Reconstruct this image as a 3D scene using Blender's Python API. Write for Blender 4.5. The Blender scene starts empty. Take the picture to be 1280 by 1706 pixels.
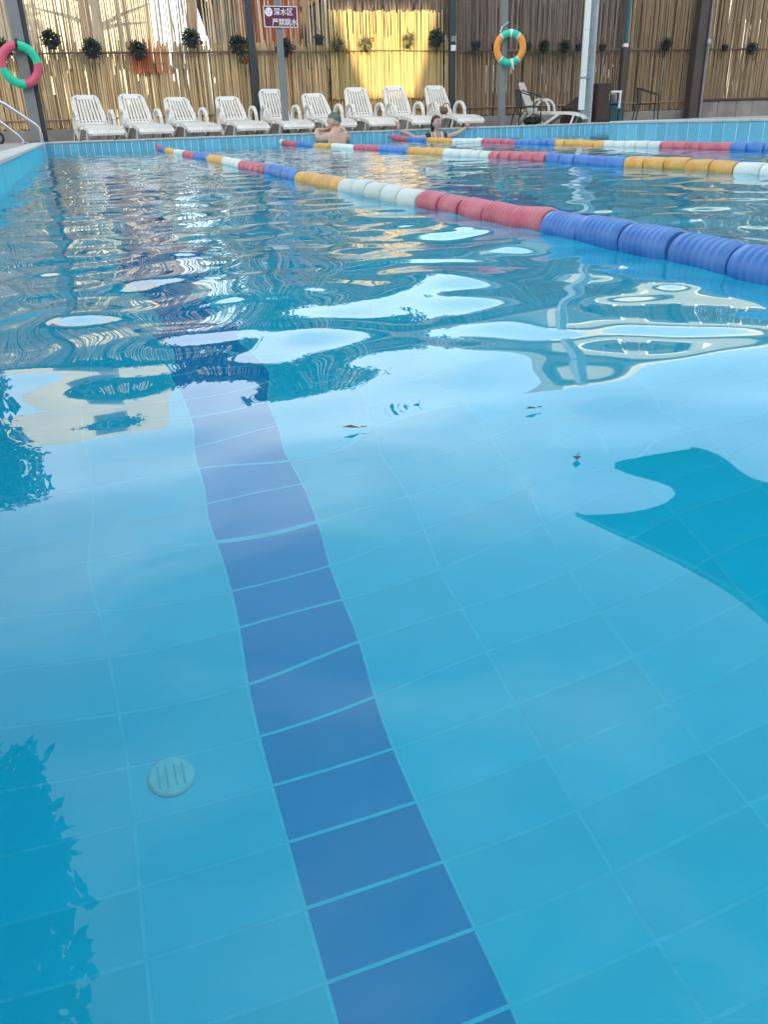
import bpy, math, random
import numpy as np
from mathutils import Vector, Matrix

random.seed(7); np.random.seed(7)
SC = bpy.context.scene
COL = SC.collection
R = math.radians
PI = math.pi

# ------------------------------------------------------------------ camera, sky, sun, exposure
CAM_F, CAM_PITCH, CAM_ROLL, CAM_YAW, CAM_Z = 1366.13, 0.44382, -0.03243, 0.31833, 0.345
K = 1.211            # far things are laid out in units of 1.211 m
fw = Vector((math.sin(CAM_YAW)*math.cos(CAM_PITCH), math.cos(CAM_YAW)*math.cos(CAM_PITCH), -math.sin(CAM_PITCH)))
r0 = Vector((math.cos(CAM_YAW), -math.sin(CAM_YAW), 0)); u0 = r0.cross(fw)
rt = math.cos(CAM_ROLL)*r0 + math.sin(CAM_ROLL)*u0
up = -math.sin(CAM_ROLL)*r0 + math.cos(CAM_ROLL)*u0
cd = bpy.data.cameras.new('camera'); cam = bpy.data.objects.new('camera', cd); COL.objects.link(cam)
cd.sensor_fit = 'VERTICAL'; cd.sensor_height = 24.0; cd.lens = 24.0*CAM_F/1706.0
cd.clip_start = 0.02; cd.clip_end = 3000
cam.matrix_world = Matrix(((rt.x, up.x, -fw.x, 0), (rt.y, up.y, -fw.y, 0), (rt.z, up.z, -fw.z, CAM_Z), (0, 0, 0, 1)))
SC.camera = cam

SUN_DIR = Vector((0.16, 1.0, -0.38)).normalized()        # the way the light travels
SUN_EL = math.asin(-SUN_DIR.z)
sun_az = math.atan2(-SUN_DIR.x, -SUN_DIR.y)               # compass angle of the sun from +Y towards +X
world = bpy.data.worlds.new('World'); SC.world = world; world.use_nodes = True
wn, wl = world.node_tree.nodes, world.node_tree.links
wn.clear()
wo = wn.new('ShaderNodeOutputWorld'); bg = wn.new('ShaderNodeBackground')
sky = wn.new('ShaderNodeTexSky'); sky.sky_type = 'NISHITA'; sky.sun_disc = False
sky.sun_elevation = SUN_EL; sky.sun_rotation = sun_az; sky.air_density = 1.0; sky.dust_density = 1.6; sky.ozone_density = 0.6
tc = wn.new('ShaderNodeTexCoord'); mp = wn.new('ShaderNodeMapping'); mp.inputs['Scale'].default_value = (1, 1, 2.6)
nz = wn.new('ShaderNodeTexNoise'); nz.inputs['Scale'].default_value = 2.3; nz.inputs['Detail'].default_value = 7; nz.inputs['Roughness'].default_value = 0.55
cr = wn.new('ShaderNodeValToRGB'); cr.color_ramp.elements[0].position = 0.45; cr.color_ramp.elements[1].position = 0.68
cr.color_ramp.elements[0].color = (0.22, 0.22, 0.22, 1); cr.color_ramp.elements[1].color = (0.85, 0.85, 0.85, 1)
mx = wn.new('ShaderNodeMixRGB'); mx.inputs['Color2'].default_value = (5.2, 5.75, 5.95, 1)
wl.new(tc.outputs['Generated'], mp.inputs['Vector']); wl.new(mp.outputs[0], nz.inputs['Vector']); sx_ = wn.new('ShaderNodeSeparateXYZ'); wl.new(tc.outputs['Generated'], sx_.inputs[0])
hz = wn.new('ShaderNodeMapRange'); hz.inputs['From Min'].default_value = 0.0; hz.inputs['From Max'].default_value = 0.55
hz.inputs['To Min'].default_value = 0.13; hz.inputs['To Max'].default_value = -0.04
wl.new(sx_.outputs['Z'], hz.inputs['Value'])
ad = wn.new('ShaderNodeMath'); ad.operation = 'ADD'; wl.new(nz.outputs['Fac'], ad.inputs[0]); wl.new(hz.outputs[0], ad.inputs[1])
wl.new(ad.outputs[0], cr.inputs[0])
wl.new(cr.outputs[0], mx.inputs['Fac']); wl.new(sky.outputs[0], mx.inputs['Color1'])
wl.new(mx.outputs[0], bg.inputs['Color']); bg.inputs['Strength'].default_value = 0.13
wl.new(bg.outputs[0], wo.inputs['Surface'])

sd = bpy.data.lights.new('sun', 'SUN'); sun = bpy.data.objects.new('sun', sd); COL.objects.link(sun)
sd.energy = 2.7; sd.angle = R(0.53); sd.color = (1.0, 0.82, 0.48)
sun.rotation_euler = SUN_DIR.to_track_quat('-Z', 'Y').to_euler(); sun.location = (10, -20, 30)

SC.view_settings.view_transform = 'Standard'; SC.view_settings.look = 'None'
SC.view_settings.exposure = 1.93; SC.view_settings.gamma = 1.0; SC.view_settings.use_curve_mapping = False
SC.render.engine = 'CYCLES'
cy = SC.cycles
cy.max_bounces = 14; cy.diffuse_bounces = 5; cy.glossy_bounces = 6; cy.transmission_bounces = 10; cy.volume_bounces = 0
cy.caustics_reflective = True; cy.caustics_refractive = True; cy.blur_glossy = 0.3
cy.use_denoising = True; cy.sample_clamp_indirect = 8.0

def ray(x, y):
    return (fw*CAM_F + rt*(x-640) - up*(y-853)).normalized()
def at_y(x, y, Y):
    if Y > 13.5: Y *= K
    d = ray(x, y); return Vector((0, 0, CAM_Z)) + d*(Y/d.y)
def at_z(x, y, z):
    d = ray(x, y); return Vector((0, 0, CAM_Z)) + d*((z-CAM_Z)/d.z)

# ------------------------------------------------------------------ materials
def mat(name, col, rough=0.6, var=0.0, scale=8.0, bump=0.0, bscale=40.0, metal=0.0, island=0.0, objrand=0.0, stretch=(1, 1, 1), spec=0.5, trans=0.0, second=None, dirt=0.5):
    m = bpy.data.materials.new(name); m.use_nodes = True
    n, l = m.node_tree.nodes, m.node_tree.links
    b = n['Principled BSDF']; b.inputs['Roughness'].default_value = rough; b.inputs['Metallic'].default_value = metal
    b.inputs['Specular IOR Level'].default_value = spec
    c = n.new('ShaderNodeRGB'); c.outputs[0].default_value = (*col, 1); out = c.outputs[0]
    t = n.new('ShaderNodeTexCoord'); mpn = n.new('ShaderNodeMapping'); mpn.inputs['Scale'].default_value = stretch
    l.new(t.outputs['Object'], mpn.inputs['Vector'])
    if second is not None:
        z = n.new('ShaderNodeTexNoise'); z.inputs['Scale'].default_value = scale*0.6; z.inputs['Detail'].default_value = 5
        l.new(mpn.outputs[0], z.inputs['Vector'])
        rmp = n.new('ShaderNodeValToRGB'); rmp.color_ramp.elements[0].position = 0.5-0.25*dirt; rmp.color_ramp.elements[1].position = 0.75
        l.new(z.outputs['Fac'], rmp.inputs[0])
        q = n.new('ShaderNodeMixRGB'); q.inputs['Color2'].default_value = (*second, 1)
        l.new(rmp.outputs[0], q.inputs['Fac']); l.new(out, q.inputs['Color1']); out = q.outputs[0]
    def mul(out, src, amt):
        mr = n.new('ShaderNodeMapRange'); mr.inputs['To Min'].default_value = 1-amt; mr.inputs['To Max'].default_value = 1+amt
        l.new(src, mr.inputs['Value'])
        q = n.new('ShaderNodeMixRGB'); q.blend_type = 'MULTIPLY'; q.inputs['Fac'].default_value = 1
        l.new(out, q.inputs['Color1']); l.new(mr.outputs[0], q.inputs['Color2']); return q.outputs[0]
    if var:
        z = n.new('ShaderNodeTexNoise'); z.inputs['Scale'].default_value = scale; z.inputs['Detail'].default_value = 4
        l.new(mpn.outputs[0], z.inputs['Vector']); out = mul(out, z.outputs['Fac'], var*1.6)
    if island:
        g = n.new('ShaderNodeNewGeometry'); out = mul(out, g.outputs['Random Per Island'], island)
    if objrand:
        g = n.new('ShaderNodeObjectInfo'); out = mul(out, g.outputs['Random'], objrand)
    l.new(out, b.inputs['Base Color'])
    if bump:
        z = n.new('ShaderNodeTexNoise'); z.inputs['Scale'].default_value = bscale; z.inputs['Detail'].default_value = 3
        l.new(mpn.outputs[0], z.inputs['Vector'])
        bp = n.new('ShaderNodeBump'); bp.inputs['Strength'].default_value = bump; bp.inputs['Distance'].default_value = 0.01
        l.new(z.outputs['Fac'], bp.inputs['Height']); l.new(bp.outputs[0], b.inputs['Normal'])
    if trans:
        tr = n.new('ShaderNodeBsdfTranslucent'); l.new(out, tr.inputs['Color'])
        ms = n.new('ShaderNodeMixShader'); ms.inputs['Fac'].default_value = trans
        o = n['Material Output']; l.new(b.outputs[0], ms.inputs[1]); l.new(tr.outputs[0], ms.inputs[2]); l.new(ms.outputs[0], o.inputs['Surface'])
    return m

M = {}
M['grout'] = mat('grout', (0.11, 0.645, 0.775), 0.8, 0.1, 20)
M['wall_grout'] = mat('wall_grout', (0.62, 0.74, 0.76), 0.8, 0.1, 20)
M['tile'] = mat('pool_tile', (0.055, 0.60, 0.74), 0.35, spec=0.06, var=0.09, scale=2.2, objrand=0.035)
M['tile_many'] = mat('pool_tile_many', (0.055, 0.60, 0.74), 0.35, spec=0.06, var=0.09, scale=2.2, island=0.05)
M['lane_tile'] = mat('lane_tile', (0.010, 0.31, 0.56), 0.35, spec=0.06, var=0.09, scale=2.2, objrand=0.035)
M['lane_tile_many'] = mat('lane_tile_many', (0.010, 0.31, 0.56), 0.35, spec=0.06, var=0.09, scale=2.2, island=0.05)
M['wall_tile'] = mat('wall_tile', (0.15, 0.45, 0.58), 0.22, 0.08, 10, objrand=0.10)
M['coping'] = mat('coping_stone', (0.52, 0.50, 0.46), 0.7, 0.15, 6, 0.2)
M['deck'] = mat('deck_stone', (0.36, 0.32, 0.27), 0.85, 0.2, 2.5, 0.3, 60, second=(0.25, 0.22, 0.19))
M['concrete'] = mat('concrete', (0.27, 0.25, 0.23), 0.9, 0.25, 3, 0.3, 50, second=(0.18, 0.16, 0.145))
M['ground'] = mat('earth', (0.22, 0.19, 0.14), 0.95, 0.3, 0.4, 0.4, 5)
M['tan'] = mat('tan_cane', (0.66, 0.49, 0.27), 0.65, 0.22, 14, island=0.34, stretch=(1, 1, 0.25), trans=0.12)
M['brown'] = mat('brown_cane', (0.29, 0.205, 0.125), 0.7, 0.25, 14, island=0.38, stretch=(1, 1, 0.25), trans=0.10)  # deeper shade of the right fence put into this darker brown
M['grey'] = mat('shaded_grey_cane', (0.20, 0.152, 0.12), 0.75, 0.25, 14, island=0.4, stretch=(1, 1, 0.25), trans=0.08)  # grey-brown carries the shade of the upper right canes
M['tan_up'] = mat('upper_tan_cane', (0.55, 0.435, 0.29), 0.7, 0.25, 14, island=0.4, stretch=(1, 1, 0.25), trans=0.1)  # lighter, greyer tan for the upper left mat
M['brown_far'] = mat('light_brown_cane', (0.31, 0.225, 0.13), 0.7, 0.25, 14, island=0.36, stretch=(1, 1, 0.25), trans=0.1)  # right end of the fence, its shade also put into the brown
M['red_cane'] = mat('red_cane', (0.62, 0.20, 0.09), 0.65, 0.22, 14, island=0.3, stretch=(1, 1, 0.25), trans=0.12)
M['straw'] = mat('straw_cane', (0.62, 0.46, 0.20), 0.6, 0.15, 14, island=0.28, stretch=(1, 1, 0.25), trans=0.15)
M['plastic'] = mat('white_resin', (0.74, 0.71, 0.64), 0.4, 0.06, 6, 0.05, 120, second=(0.60, 0.56, 0.48), dirt=0.2)
M['steel'] = mat('brushed_steel', (0.66, 0.66, 0.65), 0.22, 0.08, 20, metal=1.0)
M['post_grey'] = mat('grey_paint', (0.20, 0.205, 0.205), 0.5, 0.15, 6)
M['post_dark'] = mat('dark_paint', (0.035, 0.045, 0.05), 0.5, 0.2, 6)
M['post_brown'] = mat('brown_paint', (0.055, 0.042, 0.038), 0.55, 0.25, 6)
M['column'] = mat('galvanised', (0.30, 0.335, 0.36), 0.42, 0.2, 7, metal=0.3)
M['pvc'] = mat('white_pvc', (0.78, 0.77, 0.73), 0.4, 0.05, 8)
M['maroon'] = mat('maroon_sign', (0.135, 0.03, 0.055), 0.35, 0.08, 20)
M['sign_white'] = mat('sign_white', (0.86, 0.80, 0.80), 0.4)
M['green'] = mat('ring_green', (0.02, 0.56, 0.33), 0.45, 0.08, 12)
M['pink'] = mat('ring_pink', (0.60, 0.09, 0.15), 0.45, 0.08, 12)
M['orange'] = mat('ring_orange', (0.85, 0.30, 0.05), 0.45, 0.08, 12)
M['strap'] = mat('strap_white', (0.70, 0.70, 0.68), 0.7, 0.15, 30)
M['black'] = mat('black_rubber', (0.018, 0.018, 0.02), 0.6, 0.2, 20)
M['wicker'] = mat('dark_wicker', (0.030, 0.028, 0.034), 0.55, 0.3, 60, 0.5, 120)
M['wood'] = mat('dark_wood', (0.050, 0.028, 0.022), 0.5, 0.3, 8, stretch=(1, 1, 0.3))
M['teal'] = mat('teal_plastic', (0.02, 0.09, 0.115), 0.4, 0.1, 8)
M['leaf'] = mat('leaf_dark', (0.020, 0.036, 0.020), 0.55, 0.25, 6, island=0.5, trans=0.15)
M['spiky'] = mat('leaf_pale', (0.16, 0.18, 0.075), 0.55, 0.25, 6, island=0.4, trans=0.15)
M['tree_leaf'] = mat('tree_leaf', (0.045, 0.075, 0.028), 0.6, 0.25, 1.2, island=0.55, trans=0.2)
M['bark'] = mat('bark', (0.09, 0.065, 0.05), 0.9, 0.35, 9, 0.8, 20, stretch=(1, 1, 0.3))
M['flower'] = mat('flower_red', (0.34, 0.07, 0.05), 0.6, 0.2, 20, island=0.3)
M['flower_o'] = mat('flower_orange', (0.50, 0.20, 0.08), 0.6, 0.2, 20, island=0.3)
M['rope'] = mat('twine', (0.17, 0.12, 0.07), 0.9, 0.3, 40)
M['skin'] = mat('skin', (0.58, 0.36, 0.26), 0.5, 0.06, 9, spec=0.35)
M['skin2'] = mat('skin_pale', (0.52, 0.33, 0.25), 0.5, 0.06, 9, spec=0.35)
M['hair'] = mat('hair', (0.035, 0.018, 0.013), 0.5, 0.3, 40, 0.4, 90)
M['navy'] = mat('navy_swimwear', (0.012, 0.014, 0.030), 0.6, 0.1, 20)
M['cap'] = mat('cap_green', (0.04, 0.10, 0.085), 0.6, 0.3, 14, second=(0.16, 0.19, 0.15))
M['float_red'] = mat('float_red', (0.56, 0.085, 0.125), 0.38, 0.16, 9, objrand=0.10, second=(0.62, 0.17, 0.19), dirt=0.4)
M['float_blue'] = mat('float_blue', (0.035, 0.16, 0.48), 0.38, 0.16, 9, objrand=0.10, second=(0.09, 0.24, 0.54))
M['float_orange'] = mat('float_orange', (0.78, 0.36, 0.045), 0.38, 0.16, 9, objrand=0.09, second=(0.76, 0.44, 0.13), dirt=0.4)
M['float_white'] = mat('float_white', (0.74, 0.78, 0.70), 0.38, 0.12, 9, objrand=0.07, second=(0.60, 0.63, 0.54), dirt=0.4)
M['cream'] = mat('cream_render', (0.56, 0.50, 0.40), 0.85, 0.1, 0.8, second=(0.46, 0.41, 0.33), dirt=0.2)
M['white_wall'] = mat('white_render', (0.62, 0.57, 0.47), 0.85, 0.08, 0.8)
M['pale_wall'] = mat('pale_grey_render', (0.33, 0.33, 0.31), 0.85, 0.12, 0.8)
M['dark_wall'] = mat('purple_grey_wall', (0.055, 0.047, 0.052), 0.85, 0.25, 1.0)
M['red_wall'] = mat('orange_red_wall', (0.62, 0.15, 0.07), 0.8, 0.2, 2.0)
M['roof'] = mat('roof_tiles', (0.15, 0.095, 0.10), 0.8, 0.25, 3)
M['glass'] = mat('window_glass', (0.05, 0.06, 0.07), 0.08)
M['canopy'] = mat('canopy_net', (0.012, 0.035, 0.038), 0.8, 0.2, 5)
M['blocker'] = mat('blocker_render', (0.42, 0.38, 0.34), 0.85, 0.1, 0.5)

# water: refracting and mirroring surface over an absorbing body
wm = bpy.data.materials.new('pool_water'); wm.use_nodes = True
n, l = wm.node_tree.nodes, wm.node_tree.links; n.clear()
o = n.new('ShaderNodeOutputMaterial'); g = n.new('ShaderNodeBsdfGlass'); g.inputs['IOR'].default_value = 1.333; g.inputs['Roughness'].default_value = 0.0
g.inputs['Color'].default_value = (1, 1, 1, 1)
va = n.new('ShaderNodeVolumeAbsorption'); va.inputs['Color'].default_value = (0.0, 0.93, 0.97, 1); va.inputs['Density'].default_value = 0.38
l.new(g.outputs[0], o.inputs['Surface']); l.new(va.outputs[0], o.inputs['Volume'])
M['water'] = wm

# ------------------------------------------------------------------ geometry helpers
class MB:
    def __init__(s): s.v = []; s.f = []
    def add(s, v, f):
        b = len(s.v); s.v += [tuple(p) for p in v]; s.f += [tuple(i+b for i in q) for q in f]; return s
    def box(s, lo, hi, mtx=None, ch=0.0):
        x0, y0, z0 = lo; x1, y1, z1 = hi
        if ch:
            c = ch; v = []
            for z, k in ((z0, c), (z0+c, 0), (z1-c, 0), (z1, c)):
                x0k, x1k, y0k, y1k = x0+k, x1-k, y0+k, y1-k
                v += [(x0k+(c-k), y0k, z), (x1k-(c-k), y0k, z), (x1k, y0k+(c-k), z), (x1k, y1k-(c-k), z),
                      (x1k-(c-k), y1k, z), (x0k+(c-k), y1k, z), (x0k, y1k-(c-k), z), (x0k, y0k+(c-k), z)]
            f = [tuple(range(7, -1, -1)), tuple(range(24, 32))]
            for a in range(3):
                for i in range(8): f.append((a*8+i, a*8+(i+1) % 8, a*8+8+(i+1) % 8, a*8+8+i))
        else:
            v = [(x0, y0, z0), (x1, y0, z0), (x1, y1, z0), (x0, y1, z0), (x0, y0, z1), (x1, y0, z1), (x1, y1, z1), (x0, y1, z1)]
            f = [(3, 2, 1, 0), (4, 5, 6, 7), (0, 1, 5, 4), (1, 2, 6, 5), (2, 3, 7, 6), (3, 0, 4, 7)]
        if mtx is not None: v = [tuple(mtx @ Vector(p)) for p in v]
        return s.add(v, f)
    def bar(s, p, q, w, h=None, upv=(0, 0, 1)):
        p, q = Vector(p), Vector(q); d = (q-p).normalized(); h = h or w
        a = d.cross(Vector(upv))
        if a.length < 1e-4: a = d.cross(Vector((1, 0, 0)))
        a.normalize(); b = a.cross(d)
        v = []
        for c in (p, q):
            for i, j in ((-1, -1), (1, -1), (1, 1), (-1, 1)): v.append(c + a*(i*w/2) + b*(j*h/2))
        return s.add(v, [(3, 2, 1, 0), (4, 5, 6, 7), (0, 1, 5, 4), (1, 2, 6, 5), (2, 3, 7, 6), (3, 0, 4, 7)])
    def tube(s, pts, rad, seg=8, cap=True):
        pts = [Vector(p) for p in pts]; rads = rad if isinstance(rad, (list, tuple)) else [rad]*len(pts)
        ref = Vector((0, 0, 1)); v = []; f = []
        for i, p in enumerate(pts):
            d = (pts[min(i+1, len(pts)-1)] - pts[max(i-1, 0)]).normalized()
            a = d.cross(ref)
            if a.length < 0.05: a = d.cross(Vector((0, 1, 0)))
            a.normalize(); b = a.cross(d).normalized()
            for k in range(seg):
                t = 2*PI*k/seg; v.append(p + (a*math.cos(t) + b*math.sin(t))*rads[i])
        for i in range(len(pts)-1):
            for k in range(seg): f.append((i*seg+k, i*seg+(k+1) % seg, (i+1)*seg+(k+1) % seg, (i+1)*seg+k))
        if cap: f.append(tuple(range(seg-1, -1, -1))); f.append(tuple((len(pts)-1)*seg+k for k in range(seg)))
        return s.add(v, f)
    def lathe(s, prof, seg=16, mtx=None):        # prof: (radius, height) along local z
        v = []; f = []
        for r_, z in prof:
            for k in range(seg): v.append(Vector((r_*math.cos(2*PI*k/seg), r_*math.sin(2*PI*k/seg), z)))
        for i in range(len(prof)-1):
            for k in range(seg): f.append((i*seg+k, i*seg+(k+1) % seg, (i+1)*seg+(k+1) % seg, (i+1)*seg+k))
        f.append(tuple(range(seg-1, -1, -1))); f.append(tuple((len(prof)-1)*seg+k for k in range(seg)))
        if mtx is not None: v = [mtx @ p for p in v]
        return s.add(v, f)
    def sphere(s, c, rr, seg=12, rings=8, mtx=None):
        prof = []; c = Vector(c); rr = Vector(rr) if not isinstance(rr, (int, float)) else Vector((rr, rr, rr))
        v = []; f = []
        for i in range(rings+1):
            t = PI*i/rings
            for k in range(seg):
                a = 2*PI*k/seg; v.append(Vector((rr.x*math.sin(t)*math.cos(a), rr.y*math.sin(t)*math.sin(a), rr.z*math.cos(t))))
        for i in range(rings):
            for k in range(seg): f.append((i*seg+k, (i+1)*seg+k, (i+1)*seg+(k+1) % seg, i*seg+(k+1) % seg))
        if mtx is not None: v = [mtx @ p for p in v]
        return s.add([p + c for p in v], f)
    def leaf(s, p, d, nrm, ln, wd):              # a folded leaf: four triangles
        p, d = Vector(p), Vector(d).normalized(); a = d.cross(Vector(nrm))
        if a.length < 1e-3: a = d.cross(Vector((0.3, 0.5, 0.8)))
        a.normalize(); b = a.cross(d)
        v = [p, p+d*ln*0.5+a*wd*0.5+b*wd*0.12, p+d*ln, p+d*ln*0.5-a*wd*0.5+b*wd*0.12, p+d*ln*0.5]
        return s.add(v, [(0, 1, 4), (1, 2, 4), (4, 2, 3), (0, 4, 3)])
    def pick(s, faces, mtx):                      # keep only these faces, drop unused points
        used = sorted({i for q in faces for i in q}); new = {i: k for k, i in enumerate(used)}
        o = MB(); o.v = [tuple(mtx @ Vector(s.v[i])) for i in used]; o.f = [tuple(new[i] for i in q) for q in faces]; return o
    def build(s, name, m, parent=None, loc=None, smooth=False, auto=None):
        me = bpy.data.meshes.new(name); me.from_pydata(s.v, [], s.f); me.materials.append(m)
        if smooth: me.polygons.foreach_set('use_smooth', [True]*len(me.polygons))
        me.update()
        if auto is not None:
            try: me.set_sharp_from_angle(angle=R(auto))
            except Exception: pass
        ob = bpy.data.objects.new(name, me); COL.objects.link(ob)
        if parent is not None: ob.parent = parent
        if loc is not None: ob.location = loc
        return ob

def tag(ob, label=None, cat=None, group=None, kind=None):
    if label: ob['label'] = label
    if cat: ob['category'] = cat
    if group: ob['group'] = group
    if kind: ob['kind'] = kind
    return ob
def thing(name, label, cat, loc=(0, 0, 0), rz=0.0, group=None, raw=False):
    ob = bpy.data.objects.new(name, None); ob.empty_display_size = 0.1; COL.objects.link(ob)
    if loc[1] > 13.5 and not raw: loc = (loc[0], loc[1]*K, loc[2]); ob.scale = (K, K, K)
    ob.location = loc; ob.rotation_euler = (0, 0, rz); return tag(ob, label, cat, group)
def copy_tree(ob, parent=None):
    c = ob.copy(); COL.objects.link(c)
    if parent is not None: c.parent = parent
    for ch in list(ob.children): copy_tree(ch, c)
    return c
def link_copy(ob, loc, parent, name=None, rot=None):
    c = bpy.data.objects.new(name or ob.name.split('.')[0], ob.data); COL.objects.link(c); c.parent = parent; c.location = loc
    if rot: c.rotation_euler = rot
    return c

# ------------------------------------------------------------------ the pool
XL, XR, YN, YF = -0.492, 7.555, -1.4, 17.148
XE, YR = 12.0, 11.615          # beyond the raised platform the pool is wider
HD, HR, DEP = 0.1947, 0.2555, 1.5136
# ground with the pool left open
gm = MB()
B = 400
for x0, x1, y0, y1 in ((-B, XL-0.2, -B, B), (XE+0.2, B, -B, B), (XL-0.2, XE+0.2, -B, YN-0.2), (XL-0.2, XE+0.2, YF+0.2, B)):
    gm.add([(x0, y0, 0.1), (x1, y0, 0.1), (x1, y1, 0.1), (x0, y1, 0.1)], [(0, 1, 2, 3)])
tag(gm.build('ground', M['ground']), kind='structure')
def struct(name, lo, hi, m, ch=0.0):
    return tag(MB().box(lo, hi, ch=ch).build(name, m), kind='structure')
CW = 0.22
struct('deck', (-7, YF+CW, -0.2), (26, 20.2, HD-0.006), M['deck'])
struct('deck', (-7, -6, -0.2), (XL-CW, YF+CW, HD-0.006), M['deck'])
struct('deck', (XR+CW, -6, -DEP-0.2), (26, YR-0.22, HR-0.006), M['deck'])
struct('deck', (XE+0.22, YR, -0.2), (26, YF+CW, HD-0.006), M['deck'])
struct('deck', (XL-CW, -6, -0.2), (XR+CW, YN-CW, HD-0.006), M['deck'])

floor = tag(MB().box((XL-0.05, YN-0.05, -DEP-0.15), (XE+0.05, YF+0.05, -DEP-0.0005)).build('pool_floor', M['grout']), kind='structure')
TX, TY, XS, YS = 0.29611, 0.13832, 0.1737, 1.90352
def tile_mb(x0, x1, y0, y1, g=0.0029, t=0.0, c=0.001):
    b = MB(); zt = t; zb = t-0.008
    b.add([(x0+g, y0+g, zb), (x1-g, y0+g, zb), (x1-g, y1-g, zb), (x0+g, y1-g, zb),
           (x0+g+c, y0+g+c, zt), (x1-g-c, y0+g+c, zt), (x1-g-c, y1-g-c, zt), (x0+g+c, y1-g-c, zt)],
          [(4, 5, 6, 7), (0, 1, 5, 4), (1, 2, 6, 5), (2, 3, 7, 6), (3, 0, 4, 7)])
    return b
full = tile_mb(-TX/2, TX/2, -TY/2, TY/2)
proto = {}
for nm in ('tile', 'lane_tile'):
    me = bpy.data.meshes.new('tile'); me.from_pydata(full.v, [], full.f); me.materials.append(M[nm]); proto[nm] = me
rest, rest_lane = MB(), MB()
i0, i1 = int(math.floor((XL-XS)/TX))-1, int(math.ceil((XE-XS)/TX))+1
j0, j1 = int(math.floor((YN-YS)/TY))-1, int(math.ceil((YF-YS)/TY))+1
LANES = [0, 8, 16, 23, 31, 38]
for i in range(i0, i1):
    for j in range(j0, j1):
        xa, xb, ya, yb = XS+i*TX, XS+(i+1)*TX, YS+j*TY, YS+(j+1)*TY
        xa, xb, ya, yb = max(xa, XL), min(xb, XE), max(ya, YN), min(yb, YF)
        if xb-xa < 0.02 or yb-ya < 0.02: continue
        lane = i in LANES
        whole = abs(xb-xa-TX) < 1e-6 and abs(yb-ya-TY) < 1e-6
        if whole and -0.5 < xa < 2.2 and 0.25 < ya < 3.2:
            ob = bpy.data.objects.new('tile', proto['lane_tile' if lane else 'tile']); COL.objects.link(ob); ob.parent = floor
            ob.location = ((xa+xb)/2, (ya+yb)/2, -DEP + random.uniform(-0.0002, 0.0002))
            ob.rotation_euler = (random.gauss(0, 0.0006), random.gauss(0, 0.0006), random.gauss(0, 0.0012))
        else:
            t = tile_mb(xa, xb, ya, yb, t=-DEP); (rest_lane if lane else rest).add(t.v, t.f)
tag(rest.build('tile_field', M['tile_many'], floor), kind='stuff')
tag(rest_lane.build('lane_line', M['lane_tile_many'], floor), kind='stuff')

# pool walls: each a slab of grout faced with tiles; the course above the water is laid tile by tile
def wall_tiles(parent, p0, dirv, nrm, length, top, pitch, course, many_from=None, vis=(0, 1e9)):
    rz = math.atan2(dirv[1], dirv[0])
    w, h = pitch-0.011, course
    b = MB()
    b.box((-w/2, -0.010, -h/2), (w/2, 0.010, h/2), ch=0.003)
    me = bpy.data.meshes.new('tile'); me.from_pydata(b.v, [], b.f); me.materials.append(M['wall_tile'])
    many = MB(); nn = int(length/pitch)
    face = Vector(nrm)
    for k in range(nn):
        s = (k+0.5)*pitch
        c = Vector(p0) + Vector(dirv)*s
        if vis[0] <= s <= vis[1]:
            ob = bpy.data.objects.new('tile', me); COL.objects.link(ob); ob.parent = parent
            ob.location = (c.x, c.y, top-h/2) ; ob.location += face*random.uniform(-0.001, 0.0015)
            ob.rotation_euler = (0, 0, rz + random.gauss(0, 0.004))
        else:
            many.box((-w/2, -0.010, top-h), (w/2, 0.010, top), Matrix.Translation((c.x, c.y, 0)) @ Matrix.Rotation(rz, 4, 'Z'))
        z = top-h-0.007
        while z > -DEP:
            hh = min(0.24, z+DEP-0.004)
            if hh < 0.02: break
            many.box((-w/2, -0.010, z-hh), (w/2, 0.010, z), Matrix.Translation((c.x, c.y, 0)) @ Matrix.Rotation(rz, 4, 'Z'))
            z -= hh+0.007
    tag(many.build('tile_field', M['tile_many'], parent), kind='stuff')
T = 0.003
wf = struct('pool_wall', (XL-0.2, YF+T, -DEP-0.2), (XE+0.2, YF+0.2, HD-0.034), M['wall_grout'])
wall_tiles(wf, (XL, YF+0.010, 0), (1, 0, 0), (0, -1, 0), XE-XL, HD-0.036, 0.1345, 0.205)
wr = struct('pool_wall', (XR+T, YN-0.2, -DEP-0.2), (XR+0.22, YR-T, HR-0.034), M['wall_grout'])
wall_tiles(wr, (XR+0.010, YR, 0), (0, -1, 0), (-1, 0, 0), YR-YN, HR-0.036, 0.226, 0.262, vis=(0, 4.6))
wb = struct('pool_wall', (XR+0.23, YR-0.2, -DEP-0.2), (XE+0.2, YR-T, HR-0.034), M['wall_grout'])
wall_tiles(wb, (XR+0.02, YR-0.010, 0), (1, 0, 0), (0, 1, 0), XE-XR-0.02, HR-0.036, 0.266, 0.262, vis=(1e6, 1e7))
we = struct('pool_wall', (XE+T, YR-T, -DEP-0.2), (XE+0.2, YF+T, HD-0.034), M['wall_grout'])
wall_tiles(we, (XE+0.010, YF, 0), (0, -1, 0), (-1, 0, 0), YF-YR, HD-0.036, 0.1345, 0.205, vis=(0, 1.2))
wlft = struct('pool_wall', (XL-0.2, YN-0.2, -DEP-0.2), (XL-T, YF+T, HD-0.034), M['wall_grout'])
wall_tiles(wlft, (XL-0.010, YF, 0), (0, -1, 0), (1, 0, 0), YF-YN, HD-0.036, 0.1345, 0.205, vis=(0, 3.0))
wn_ = struct('pool_wall', (XL-T, YN-0.2, -DEP-0.2), (XR+T, YN-T, HD-0.034), M['wall_grout'])
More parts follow.
